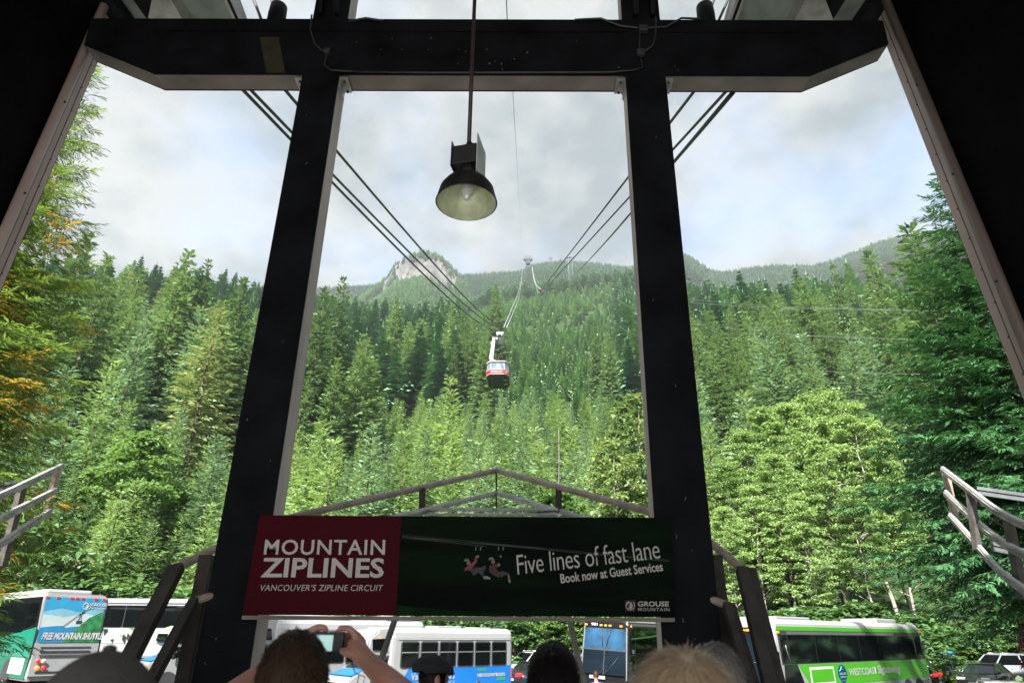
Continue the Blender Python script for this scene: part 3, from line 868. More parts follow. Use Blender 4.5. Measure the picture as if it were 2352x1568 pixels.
def column(pl, pr, cl, inner_sgn):
    """pl / pr: front left and right edge seen at two heights"""
    CTHK = 0.40 if inner_sgn > 0 else 0.30
    xl = (P(*pl[0], Y0).x + P(*pl[1], Y0).x) / 2; xr = (P(*pr[0], Y0).x + P(*pr[1], Y0).x) / 2
    w = xr - xl; xc = (xl + xr) / 2
    # columns lean very slightly, as the traced edges do
    t0, t1 = (P(*pl[0], Y0) + P(*pr[0], Y0)) / 2, (P(*pl[1], Y0) + P(*pr[1], Y0)) / 2
    s = (t1 - t0) / (t1.z - t0.z)
    bot = t1 + s * (FLOOR - t1.z); top = t0 + s * (15.0 - t0.z)
    q = s.copy(); q.y = 0
    hw = w / 2
    def sec(c, x0, x1, y0, y1): return [Vector((c.x + x0, y0, c.z)), Vector((c.x + x1, y0, c.z)), Vector((c.x + x1, y1, c.z)), Vector((c.x + x0, y1, c.z))]
    m = MB(); m.loft([sec(bot, -hw, hw, Y0 - 0.012, Y0 + 0.02), sec(top, -hw, hw, Y0 - 0.012, Y0 + 0.02)])
    c = rel(m.build('column', dark_steel, pf), pf)
    for sg in (-1, 1):
        x0, x1 = (hw - 0.03, hw - 0.002) if sg > 0 else (-hw + 0.002, -hw + 0.03)
        tz = t0 + s * (zb - 0.02 - t0.z)
        m = MB(); m.loft([sec(bot, x0, x1, Y0 + 0.022, Y0 + CTHK), sec(tz, x0, x1, Y0 + 0.022, Y0 + CTHK)])
        m.build('side_plate', beige, c)
        t2 = t0 + s * (zt + 0.01 - t0.z)
        m = MB(); m.loft([sec(t2, x0, x1, Y0 + 0.022, Y0 + CTHK), sec(top, x0, x1, Y0 + 0.022, Y0 + CTHK)])
        m.build('upper_side_plate', beige, c)
        # bracket under the beam
        bp = t0 + s * (zb - 0.10 - t0.z)
        m = MB(); m.box((bp.x + sg * (hw + 0.07), Y0 + 0.19, zb - 0.045), (0.14, 0.32, 0.03)); m.box((bp.x + sg * (hw + 0.012), Y0 + 0.17, zb - 0.16), (0.02, 0.26, 0.2))
        m.prism([(bp.x + sg * (hw + .02), Y0 + .2, zb - .06), (bp.x + sg * (hw + .13), Y0 + .2, zb - .06), (bp.x + sg * (hw + .02), Y0 + .2, zb - .24)], (0, 0.02, 0))
        br = m.build('bracket', galv, c)
        m = MB(); m.ball((bp.x + sg * (hw + 0.07), Y0 + 0.1, zb - 0.07), 0.025, 1); m.ball((bp.x + sg * (hw + 0.07), Y0 + 0.32, zb - 0.07), 0.025, 1); m.build('bolt', bolt_m, br)
    m = MB(); m.loft([sec(bot, -hw + .03, hw - .03, Y0 + CTHK - 0.03, Y0 + CTHK - 0.003), sec(top, -hw + .03, hw - .03, Y0 + CTHK - 0.03, Y0 + CTHK - 0.003)])
    m.build('rear_plate', beige, c)
    m = MB()
    r = random.Random(int(xc * 10))
    for k in range(9):
        z = r.uniform(FLOOR + 1, zb - 0.5); p = t0 + s * (z - t0.z)
        m.box((p.x + r.uniform(-hw + .1, hw - .1), Y0 - 0.014, z), (0.012, 0.003, r.uniform(.01, .05)), Matrix.Rotation(r.uniform(-.5, .5), 3, 'Y'))
    m.build('scuff_mark', MATS['bare_metal_scuff'], c)
    # channel sections carried on above the beam
    m = MB()
    for dx in (-hw * 0.45, hw * 0.45):
        m.bar((top.x + dx, Y0 - 0.05, zt + 0.02), (top.x + dx * 0.6, Y0 - 0.75, zt + 1.5), 0.07, 0.2)
    m.build('knee_brace', dark_steel, c)
    return t0, s, hw
cL = column([(687, 213), (537, 1045)], [(774, 213), (646, 1045)], None, 1)
cR = column([(1436.6, 213), (1497, 1045)], [(1535, 213), (1611, 1045)], None, -1)
# conduits and junction boxes by the column heads
cond = mat('grey_conduit', (0.05, 0.052, 0.05), 0.5, 0.2, 0.2, 4)
Yc = Y0 - 0.05
def pxs(l, y=Yc): return [P(a, b, y) for a, b in l]
m = MB(); m.tube(pxs([(716, 35), (713, 70), (722, 100), (738, 116), (752, 118)]), 0.016, 6); m.tube(pxs([(752, 118), (745, 150), (760, 162), (810, 164)]), 0.016, 6)
m.tube(pxs([(1505, 40), (1506, 80), (1500, 105), (1478, 121)]), 0.018, 6); m.tube(pxs([(1470, 66), (1468, 100), (1470, 120)]), 0.014, 6)
m.tube(pxs([(1470, 130), (1476, 155), (1460, 161), (1400, 166), (1000, 167), (812, 165)]), 0.015, 6)
m.tube(pxs([(800, 50), (840, 42), (880, 48)]), 0.02, 6); m.tube(pxs([(1320, 46), (1380, 43), (1425, 60), (1474, 66), (1530, 62), (1565, 42), (1610, 44)]), 0.02, 6)
rel(m.build('conduit', cond, pf), pf)
for px, py, w, h in ((1477, 67, .15, .13), (752, 119, .10, .10), (1471, 122, .13, .13)):
    m = MB(); m.box(P(px, py, Yc - 0.03), (w, 0.08, h), bev=0.01); rel(m.build('junction_box', cond, pf), pf)
# saddle drums that carry the ropes above the beam
for px in (637, 1621):
    m = MB(); p = P(px, 34, 9.0); m.lathe([(0.0, -.5), (0.16, -.5), (0.17, 0.0), (0.16, 0.22), (0.08, 0.26), (0, .26)], 16, p)
    rel(m.build('rope_saddle', dark_steel, pf), pf)

# hanging lamp
lp = P(1071.5, 464, 5.0)
LY = 5.0
lamp = empty('hanging_lamp', (lp.x, LY, lp.z), 0, 'unlit bell shaped industrial lamp hanging on a long stem', 'lamp')
lamp.scale = (1.27, 1.27, 1.27)
lm = MB()
rr = 0.222
prof = [(0.03, .215), (0.075, .211), (0.12, .197), (0.165, .161), (0.20, .107), (0.215, .043), (rr, 0.0), (rr + .006, -0.008), (rr, -0.012)]
lm.lathe(prof, 48)
black_en = mat('black_enamel', (0.012, 0.011, 0.010), 0.5, var=0.5, scale=8)
lm.build('reflector', black_en, lamp)
inner = mat('greenish_aluminium', (0.62, 0.70, 0.50), 0.35, 0.15, 0.25, 9, stretch=(1, 1, 1))
lm = MB(); lm.lathe([(rr - .004, -0.010), (rr - .006, 0.0), (0.207, .043), (0.192, .107), (0.158, .157), (0.115, .190), (0.03, .203), (0.0, .203)], 96)
for i, v in enumerate(lm.bm.verts):
    q = Vector((v.co.x, v.co.y)); l = q.length
    if 0.09 < l < 0.205: v.co.x *= 1 - 0.012 * (i % 2); v.co.y *= 1 - 0.012 * (i % 2)
lm.build('reflector_lining', inner, lamp)
lm = MB()
for a in (3.6, 3.75, 3.95, 4.75, 5.4):
    lm.ball((0.185 * math.cos(a), 0.185 * math.sin(a), 0.085), 0.009, 1)
lm.build('rivet', bolt_m, lamp)
lm = MB(); lm.lathe([(0.0, .02), (0.022, .025), (0.027, .05), (0.05, .08), (0.055, .11), (0.04, .15), (0.03, .19), (0.0, .2)], 20)
lm.build('bulb', mat('bulb_glass', (0.75, 0.80, 0.82), 0.05, 0.1, 0.05, spec=1.0), lamp)
lm = MB(); lm.lathe([(0.07, .20), (0.06, .26), (0.065, .31), (0.0, .31)], 16); lm.build('lamp_holder', black_en, lamp)
lm = MB()
Rz = Matrix.Rotation(R_(-12), 3, 'Z')
lm.box(Rz @ Vector((-0.01, 0, .385)), (0.19, 0.17, 0.17), Rz, 0.006)
lm.box(Rz @ Vector((-0.105, 0, .39)), (0.006, 0.20, 0.23), Rz); lm.box(Rz @ Vector((0.02, 0.02, .49)), (0.10, .12, .04), Rz)
bal = lm.build('ballast_box', black_en, lamp)
lm = MB(); lm.box(Rz @ Vector((0.095, 0.02, .38)), (0.006, 0.24, 0.34), Rz); lm.box(Rz @ Vector((0.07, 0.05, .27)), (0.05, 0.10, 0.10), Rz)
lm.build('side_plate', mat('pale_lamp_plate', (0.45, 0.50, 0.42), 0.5, 0.2, 0.2, 10), bal)
top = lp + (P(1091, -20, 5.0) - lp) / 1.27
lm = MB()
tz = (14.4 - lp.z) / 1.27
lm.tube([(0, 0, .47), ((top.x - lp.x) * 0.6, 0, (top.z - lp.z) * 0.6), (top.x - lp.x, 0, top.z - lp.z), ((top.x - lp.x) * tz / (top.z - lp.z), 0, tz)], 0.017, 8)
lm.tube([(0.004, 0, .46), (0.004, 0, .55)], 0.026, 8)
lm.build('stem', mat('stem_steel', (0.03, 0.016, 0.015), 0.5), lamp)

# banner
YB = 7.86
TL, TR, BLc, BRc = P(597, 1182.5, YB), P(1539, 1188.5, YB), P(557, 1410.5, YB), P(1549, 1416, YB)
bn = empty('banner', tuple((BLc + BRc) / 2), 0, 'wide dark advertising banner with a maroon left end hung between the columns', 'banner')
def onb(o): o.location = -Vector(bn.location); return o
bgm = bpy.data.materials.new('banner_print'); bgm.use_nodes = True
def _bg():
    N, L = bgm.node_tree.nodes, bgm.node_tree.links
    b = N['Principled BSDF']; b.inputs['Roughness'].default_value = 0.7; b.inputs['Specular IOR Level'].default_value = 0.06
    tc = N.new('ShaderNodeTexCoord'); mp = N.new('ShaderNodeMapping'); mp.inputs['Scale'].default_value = (0.5, 1, 3.5); mp.inputs['Rotation'].default_value = (0, R_(-4), 0)
    n = N.new('ShaderNodeTexNoise'); n.inputs['Scale'].default_value = 1.6; n.inputs['Detail'].default_value = 3
    L.new(tc.outputs['Object'], mp.inputs[0]); L.new(mp.outputs[0], n.inputs['Vector'])
    c = N.new('ShaderNodeValToRGB'); e = c.color_ramp.elements
    e[0].position, e[0].color = 0.38, (0.003, 0.005, 0.004, 1); e[1].position, e[1].color = 0.75, (0.005, 0.017, 0.006, 1)
    L.new(n.outputs['Fac'], c.inputs[0]); L.new(c.outputs[0], b.inputs['Base Color'])
_bg()
m = MB(); m.prism([BLc, BRc, TR, TL], (0, 0.035, 0)); onb(m.build('banner_panel', bgm, bn))
def bpoly(pts, mm, name, lift):
    y = YB - lift
    m = MB(); m.prism([P(a, b, YB) + Vector((0, -lift, 0)) for a, b in pts], (0, 0.003, 0)); return onb(m.build(name, mm, bn))
maroon = mat('maroon_print', (0.062, 0.004, 0.009), 0.7, var=0.06, spec=0.1)
bpoly([(557, 1410.5), (910, 1412.3), (922, 1185), (597, 1182.7)], maroon, 'maroon_field', 0.004)
wht = mat('banner_white', (0.60, 0.57, 0.53), 0.6, var=0.05)
dimw = mat('banner_dim_white', (0.10, 0.11, 0.10), 0.6)
def btext(t, bl, br, tl, mm=wht, bold=0.0, shear=0.0, spacing=1.0):
    o = text_at(t, P(*bl, YB), P(*br, YB), P(*tl, YB), mm, bn, bold, 0.009, shear, spacing=spacing)
    return onb(o)
z7 = zm(0, 1820, 1366, 2351); z8 = zm(1366, 1820, 1366, 2351)
btext('MOUNTAIN', (606, 1273.5), (884, 1274), (610, 1238.5), bold=0.014, spacing=1.08)
btext('ZIPLINES', (598, 1325.5), (881, 1326.5), (604, 1280), bold=0.024)
btext('VANCOUVER\u2019S ZIPLINE CIRCUIT', (596, 1356), (878, 1356.5), (597, 1342), bold=0.0, shear=0.2, spacing=1.05)
btext('Five lines of fast lane', z8(1213, 822), z8(2197, 710), z8(1203, 686), bold=-0.006, spacing=0.95)
btext('Book now at Guest Services', z8(1511, 882), z8(2215, 796), z8(1503, 816), bold=0.02)
btext('GROUSE', z8(2038, 1040), z8(2252, 1040), z8(2039, 1004), bold=0.03)
btext('MOUNTAIN', z8(2040, 1071), z8(2256, 1072), z8(2041, 1048), bold=0.008, spacing=1.2)
bpoly([z8(1952, 1074), z8(2022, 1074), z8(2022, 996), z8(1952, 996)], mat('logo_maroon', (0.045, 0.004, 0.007), 0.6), 'logo_ground', 0.006)
def ring_mark(cx, cy, r, mm, fn, tilt=0.0):
    """round swoosh emblem drawn with bands; fn maps plane coordinates to a point"""
    m = MB()
    def band(pts, w):
        L = []
        for i, (x, y) in enumerate(pts):
            a = pts[max(i - 1, 0)]; b = pts[min(i + 1, len(pts) - 1)]
            dx, dy = b[0] - a[0], b[1] - a[1]; l = math.hypot(dx, dy) or 1
            ww = w[i] if isinstance(w, list) else w
            L.append((x - dy / l * ww, y + dx / l * ww, x + dy / l * ww, y - dx / l * ww))
        for p, q in zip(L, L[1:]):
            vs_ = [m.bm.verts.new(fn(cx + a * r, cy + b * r)) for a, b in ((p[0], p[1]), (q[0], q[1]), (q[2], q[3]), (p[2], p[3]))]
            m.bm.faces.new(vs_)
    band([(math.cos(a) * .93, math.sin(a) * .93) for a in np.linspace(-0.9, 4.35, 40)], 0.07)
    band([(-.75, -.1), (-.4, -.65), (0.05, -.62), (.22, -.25), (.1, .2), (-.05, .85)], [.05, .10, .13, .15, .14, .05])
    band([(-.2, -.25), (.0, -.05), (-.12, .35), (-.45, .75)], [.04, .10, .11, .03])
    band([(.55, -.25), (.45, .1), (.25, .5), (.3, .88)], [.03, .09, .10, .03])
    return m
def bfn(x, y): return P(x, y, YB) + Vector((0, -0.012, 0))
onb(ring_mark(1447.5, 1390, 10.6, wht, bfn).build('logo_emblem', wht, bn))
# printed riders on the zip line
pk = mat('print_pink', (0.25, 0.05, 0.07), 0.7); dkr = mat('print_dark_red', (0.075, 0.012, 0.016), 0.6); pale = mat('print_pale_green', (0.16, 0.22, 0.19), 0.7)
skinp = mat('print_skin', (0.27, 0.155, 0.115), 0.7); pwh = mat('print_white', (0.30, 0.31, 0.29), 0.7); navy = mat('print_navy', (0.022, 0.035, 0.045), 0.6)
def el(cx, cy, a, b, n=14, h0=0.0, h1=6.283): return [(cx + a * math.cos(t), cy + b * math.sin(t)) for t in np.linspace(h0, h1, n, endpoint=(h1 < 6.28))]
def q8(l): return [z8(a, b) for a, b in l]
for k, (l, mm) in enumerate((
        ([(846, 800), (850, 775), (888, 750), (915, 725), (922, 690), (940, 690), (930, 735), (905, 770), (890, 790), (860, 790)], pk),
        (el(875, 742, 14, 16), skinp), (el(862, 730, 19, 19, 12, 3.1, 6.3), pale),
        ([(885, 790), (925, 770), (965, 770), (990, 755), (995, 775), (975, 810), (990, 832), (970, 836), (945, 805), (910, 828)], navy),
        ([(975, 835), (1000, 830), (1026, 842), (1024, 853), (980, 850)], pwh),
        ([(1016, 800), (1018, 760), (1045, 750), (1085, 745), (1090, 762), (1062, 775), (1080, 800), (1100, 812), (1085, 842), (1040, 820)], dkr),
        (el(1044, 732, 13, 15), skinp), (el(1032, 720, 19, 19, 12, 3.1, 6.3), pale),
        ([(1085, 800), (1110, 795), (1155, 812), (1157, 824), (1120, 824), (1100, 842)], navy),
        ([(1143, 822), (1157, 822), (1160, 856), (1150, 862)], skinp), ([(1145, 860), (1162, 856), (1166, 878), (1158, 878)], pwh),
        ([(1074, 745), (1090, 742), (1092, 762), (1078, 766)], skinp))):
    bpoly(q8(l), mm, 'printed_rider', 0.006 + 0.0006 * k)
for i, x in enumerate((922, 955, 1078, 1110)):
    bpoly(q8([(x, 630), (x + 7, 630), (x + 5, 655), (x - 1, 655)]), pale, 'printed_pulley', 0.006); bpoly(q8([(x - 2 + (14 if i % 2 == 0 else -14), 690), (x + 6 + (14 if i % 2 == 0 else -14), 690), (x + 4 + (14 if i % 2 == 0 else -14), 703), (x + (14 if i % 2 == 0 else -14), 703)]), pwh, 'printed_handle', 0.015)
for a, b in (((418, 545), (2258, 720)), ((418, 556), (2258, 728)), ((418, 565), (1000, 625)), ((500, 568), (1400, 640))):
    (xa, ya), (xb, yb) = a, b
    bpoly(q8([(xa, ya), (xb, yb), (xb, yb + 2.5), (xa, ya + 2.5)]), dimw if a[1] != 545 else mat('print_line', (0.035, 0.05, 0.045), 0.6), 'printed_line', 0.0055)
bpoly(q8([(380, 1104), (385, 1030), (700, 1062), (1200, 1090), (1500, 1108)]), mat('print_green_blur', (0.006, 0.022, 0.007), 0.8, var=0.6, scale=2, spec=0.05), 'printed_grass', 0.005)
m = MB(); m.prism([BLc + Vector((0, -.005, -.01)), BRc + Vector((0, -.005, -.01)), BRc + Vector((0, -.005, -0.05)), BLc + Vector((0, -.005, -.05))], (0, 0.05, 0)); onb(m.build('bottom_rail', mat('weathered_wood', (0.26, 0.23, 0.19), 0.9, var=0.35, scale=5, stretch=(0.3, 1, 1)), bn))

# docking guide: pipe rails meeting in a point outside, bent down towards the hall on both sides
wood = mat('weathered_timber', (0.20, 0.187, 0.172), 0.8, var=0.45, scale=6, bump=0.4, stretch=(0.25, 0.25, 1))
pipe = mat('weathered_pipe', (0.33, 0.265, 0.225), 0.6, 0.0, 0.28, 5, bump=0.1)
dpost = mat('darkened_guide_timber', (0.055, 0.047, 0.040), 0.8, var=0.4, scale=5, bump=0.3)  # dark tone; on the column guides it stands for missing light
dg_ = empty('docking_guide', (0, 9.5, 0), 0, 'rusty pipe docking guide with a gable shaped front behind the banner', 'docking guide')
def ong(o): o.location = -Vector(dg_.location); return o
apex, apex2 = P(1140, 1080, 12.0), P(1140, 1132, 12.0)
lo_, ro_ = [P(700, 1180, 9.3), P(640, 1196, 8.95), P(490, 1262, 8.75), P(412, 1300, 8.0)], [P(1490, 1174, 9.3), P(1545, 1196, 8.95), P(1640, 1252, 8.75), P(1704, 1306, 8.0)]
for pts in (lo_, ro_):
    m = MB(); m.tube([apex] + pts, 0.052, 12); ong(m.build('top_rail', pipe, dg_))
for a, b in (((940, 1180), (700, 1235)), ((1333, 1187), (1560, 1245))):
    m = MB(); m.tube([apex2, P(*a, 10.4), P(*b, 9.0)], 0.045, 12); ong(m.build('inner_rail', mat('grey_pipe', (0.40, 0.41, 0.40), 0.55, 0.1, 0.3, 5), dg_))
m = MB(); m.bar(P(1140, 1074, 12), P(1140, 1166, 12), 0.03, 0.03, (1, 0, 0)); ong(m.build('tie_rod', dpost, dg_))
for px, y in ((970, 10.75), (1283, 10.75)):
    m = MB(); a, b = P(px, 1122, y), P(px, 1178, y); m.bar(a, b, 0.09, 0.10, (1, 0, 0)); p_ = ong(m.build('post', dpost, dg_))
    m = MB(); sg = 1 if px < 1100 else -1; m.prism([P(px, 1168, y - .06), P(px + sg * 52, 1184, y - .06), P(px + sg * 8, 1187, y - .06)], (0, 0.02, 0)); m.build('gusset', galv, p_)
a, b = P(986, 1170, 10.6), P(1281, 1170, 10.6)
m = MB(); m.bar(a, b, 0.10, 0.035); m.bar(a - Vector((0, -.02, .07)), b - Vector((0, -.02, .07)), 0.06, 0.03); m.bar(a - Vector((.3, 0, .13)), b - Vector((-.3, 0, .13)), 0.12, 0.03)
m.ball((a + b) / 2 + Vector((0, -.05, .0)), 0.025, 1)
ong(m.build('platform_beam', galv, dg_))
# legs seen under the banner
for (a, b, ya, yb) in (((912, 1405), (842, 1610), 10.6, 10.0), ((1306, 1405), (1352, 1610), 10.6, 10.0)):
    A, B = P(*a, ya), P(*b, yb); B = A + (B - A) * ((A.z - 0.3) / (A.z - B.z))
    m = MB(); m.bar(A, B, 0.05, 0.16, (0, 1, 0)); m.bar(A + Vector((0.045 * (1 if a[0] < 1100 else -1), -.04, 0)), B + Vector((0.045 * (1 if a[0] < 1100 else -1), -.04, 0)), 0.02, 0.05, (0, 1, 0))
    lg = ong(m.build('leg', mat('leg_steel', (0.30, 0.29, 0.26), 0.6, 0.2, 0.25, 3), dg_))
    q = A.lerp(B, 0.42) + Vector((0.0, -.09, 0)); m = MB(); m.ball(q, 0.022, 1); m.build('bolt', bolt_m, lg)
# guide timbers outside the columns, coloured dark for the light they lack
for sgn, tops in ((-1, ((412, 1300), (310, 1500), 44, (450, 1378), (352, 1560), 30)), (1, ((1704, 1306), (1765, 1560), 52, (1668, 1388), (1724, 1580), 34))):
    a, b, w, c, d, w2 = tops
    for (A, B, wd_, y) in ((P(*a, 8.0), P(*b, 7.3), w, 8.0), (P(*c, 7.9), P(*d, 7.3), w2, 7.9)):
        B = A + (B - A) * ((A.z - FLOOR) / (A.z - B.z))
        ww = wd_ / FPX * 7.6
        m = MB(); m.bar(A, B, 0.12, ww * 0.50, (1, 0, 0), bev=0.012); m.bar(A + Vector((sgn * ww * 0.47, .06, 0)), B + Vector((sgn * ww * 0.47, .06, 0)), 0.09, ww * 0.38, (1, 0, 0), bev=0.01)
        ong(m.build('guide_timber', dpost, dg_))
    q = P(c[0], c[1], 7.9)
    m = MB(); m.tube([q, q + Vector((-sgn * 0.9, 0.9, 0.42))], 0.045, 10); ong(m.build('lower_rail', pipe, dg_))
    # upright bracket beside the column
    x = P(a[0], a[1], 8.0).x
    e = P(478 if sgn < 0 else 1640, 1275, 8.3)
    m = MB(); m.box((e.x, 8.3, (e.z + FLOOR) / 2), (0.16, 0.14, e.z - FLOOR)); m.box((e.x - sgn * 0.12, 8.35, (e.z + FLOOR) / 2 - 0.1), (0.1, 0.2, e.z - FLOOR - 0.2)); ong(m.build('bracket_post', dpost, dg_))

# outer guide rails left and right of the view
def rails(name, lines, posts, beams, label):
    root = empty(name, (0, 0, 0), 0, label, 'guide rail')
    c = lines[0][0]; root.location = P(*c)
    def r_(o): o.location = -Vector(root.location); return o
    for l in lines:
        pts = [P(*q) for q in l]
        # smooth the polyline
        sm = []
        for i in range(len(pts) - 1):
            p0, p1, p2, p3 = pts[max(i - 1, 0)], pts[i], pts[i + 1], pts[min(i + 2, len(pts) - 1)]
            for t in np.linspace(0, 1, 6, endpoint=False):
                sm.append(0.5 * ((2 * p1) + (p2 - p0) * t + (2 * p0 - 5 * p1 + 4 * p2 - p3) * t * t + (3 * p1 - p0 - 3 * p2 + p3) * t ** 3))
        sm.append(pts[-1])
        m = MB()
        secs = []; secs2 = []
        for i, p in enumerate(sm):
            t = (sm[min(i + 1, len(sm) - 1)] - sm[max(i - 1, 0)]).normalized()
            s = t.cross(Vector((0, 0, 1))).normalized(); u = s.cross(t)
            secs.append([p + s * a + u * b for a, b in ((-.07, -.085), (.07, -.085), (.07, .03), (-.07, .03))])
            secs2.append([p + s * a + u * b for a, b in ((-.045, .035), (.045, .035), (.04, .085), (-.04, .085))])
        m.loft(secs); tr_ = r_(m.build('rail_timber', wood, root))
        m = MB(); m.loft(secs2); m.build('rail_cap', mat('steel_cap', (0.36, 0.355, 0.345), 0.45, 0.3, 0.2, 5), tr_)
    for a, b, w in posts:
        m = MB(); A, B = P(*a), P(*b); m.bar(A, B, w, 0.14, (1, 0, 0)); r_(m.build('post', dpost if w > 0.19 else mat('rusty_post', (0.24, 0.185, 0.145), 0.7, var=0.3, scale=4), root))
    for a, b in beams:
        m = MB(); A, B = P(*a), P(*b); m.bar(A, B, 0.15, 0.09); m.bar(A - Vector((0, 0, .13)), B - Vector((0, 0, .13)), 0.09, 0.10); r_(m.build('beam', mat('grey_beam', (0.085, 0.097, 0.10), 0.6, 0.2, 0.25, 3), root))
rails('guide_rails', [[(142, 1070, 20), (70, 1105, 18), (0, 1138, 16.5), (-90, 1170, 15)], [(128, 1126, 20), (60, 1160, 18), (0, 1192, 16.5), (-90, 1235, 15)], [(114, 1174, 20), (60, 1208, 18), (0, 1248, 16.5), (-90, 1300, 15)]],
      [((133, 1075, 20.1), (104, 1190, 20.1), 0.18), ((52, 1115, 18), (5, 1300, 18), 0.2)], [((36, 1108, 18.6), (-80, 1122, 18.0))], 'three weathered guide rails with end post at the left frame edge')
rails('guide_rails', [[(2165, 1077, 20), (2224, 1122, 18), (2290, 1172, 16), (2352, 1204, 14.8), (2430, 1235, 13.5)], [(2172, 1131, 20), (2248, 1201, 18), (2301, 1243, 16), (2352, 1272, 14.8), (2430, 1310, 13.5)], [(2183, 1183, 20), (2248, 1256, 18), (2301, 1314, 16), (2352, 1353, 14.8), (2430, 1410, 13.5)]],
      [((2171, 1080, 20.1), (2194, 1192, 20.1), 0.18), ((2228, 1128, 18), (2246, 1262, 18), 0.2), ((2316, 1196, 15.5), (2350, 1375, 15.5), 0.2)], [((2244, 1121, 18.3), (2400, 1143, 17.5)), ((2276, 1248, 17.5), (2400, 1275, 17.5))], 'three weathered guide rails curving down past the dark cedar on the right')

# ------------------------------------------------------------------ vehicles
def paint(n, c, r=0.28): return mat(n, c, r, 0.0, 0.04, 2, spec=0.6)
vw = paint('white_paint', (0.25, 0.257, 0.262)); vgreen = paint('lime_green_paint', (0.052, 0.30, 0.012)); vteal = paint('teal_paint', (0.006, 0.16, 0.10))
vblue = paint('sky_blue_paint', (0.008, 0.13, 0.42)); vblack = paint('black_paint', (0.008, 0.008, 0.009), 0.15)
glass = mat('dark_glass', (0.003, 0.004, 0.0045), 0.06, 0.0, 0.1, 1, spec=0.30)
wshield = mat('windscreen', (0.006, 0.011, 0.017), 0.04, 0.0, 0.3, .6, spec=0.55)
rubber = mat('tyre_rubber', (0.012, 0.012, 0.012), 0.85); rimm = mat('wheel_rim', (0.42, 0.42, 0.42), 0.35, 0.6)
amber = mat('amber_lens', (0.75, 0.22, 0.02), 0.3, emit=(1, .3, .02, 0.25)); redl = mat('red_lens', (0.55, 0.015, 0.015), 0.3, emit=(1, .02, .02, 0.15)); clearl = mat('clear_lens', (0.7, 0.7, 0.68), 0.15)
trimm = mat('window_rubber', (0.03, 0.03, 0.032), 0.6); chrome = mat('chrome', (0.55, 0.55, 0.55), 0.2, 0.8); lettw = mat('white_lettering', (0.32, 0.33, 0.33), 0.5)
def wheel(root, x, y, r, w=0.26):
    sg = 1 if y > 0 else -1
    m = MB(); m.lathe([(r * .62, -w / 2), (r * .95, -w / 2), (r, -w / 2 + .04), (r, w / 2 - .04), (r * .95, w / 2), (r * .62, w / 2)], 24, (x, y - sg * w / 2, r), 'Y'); 
    wh = m.build('wheel', rubber, root)
    m = MB(); m.lathe([(0.0, w * .30), (r * .2, w * .34), (r * .28, w * .15), (r * .52, w * .12), (r * .62, w * .45), (r * .66, w * .45), (r * .66, -w * .45), (0, -w * .45)], 20, (x, y - sg * w / 2, r), 'Y')
    if sg > 0:
        for v in m.bm.verts: v.co.y = 2 * (y - sg * w / 2) - v.co.y if False else v.co.y
    for k in range(5):
        a = 6.283 * k / 5; m.ball((x + r * .4 * math.cos(a), y - sg * w / 2 + sg * w * .18, r + r * .4 * math.sin(a)), r * .07, 1)
    m.build('rim', rimm, wh)
    m = MB(); pts = [(x + r * 1.18 * math.cos(a), y + sg * .004 - sg * w * 0, r + r * 1.18 * math.sin(a)) for a in np.linspace(-.35, math.pi + .35, 20)]
    m.prism(pts, (0, -sg * .05, 0)); m.build('wheel_arch', trimm, root)
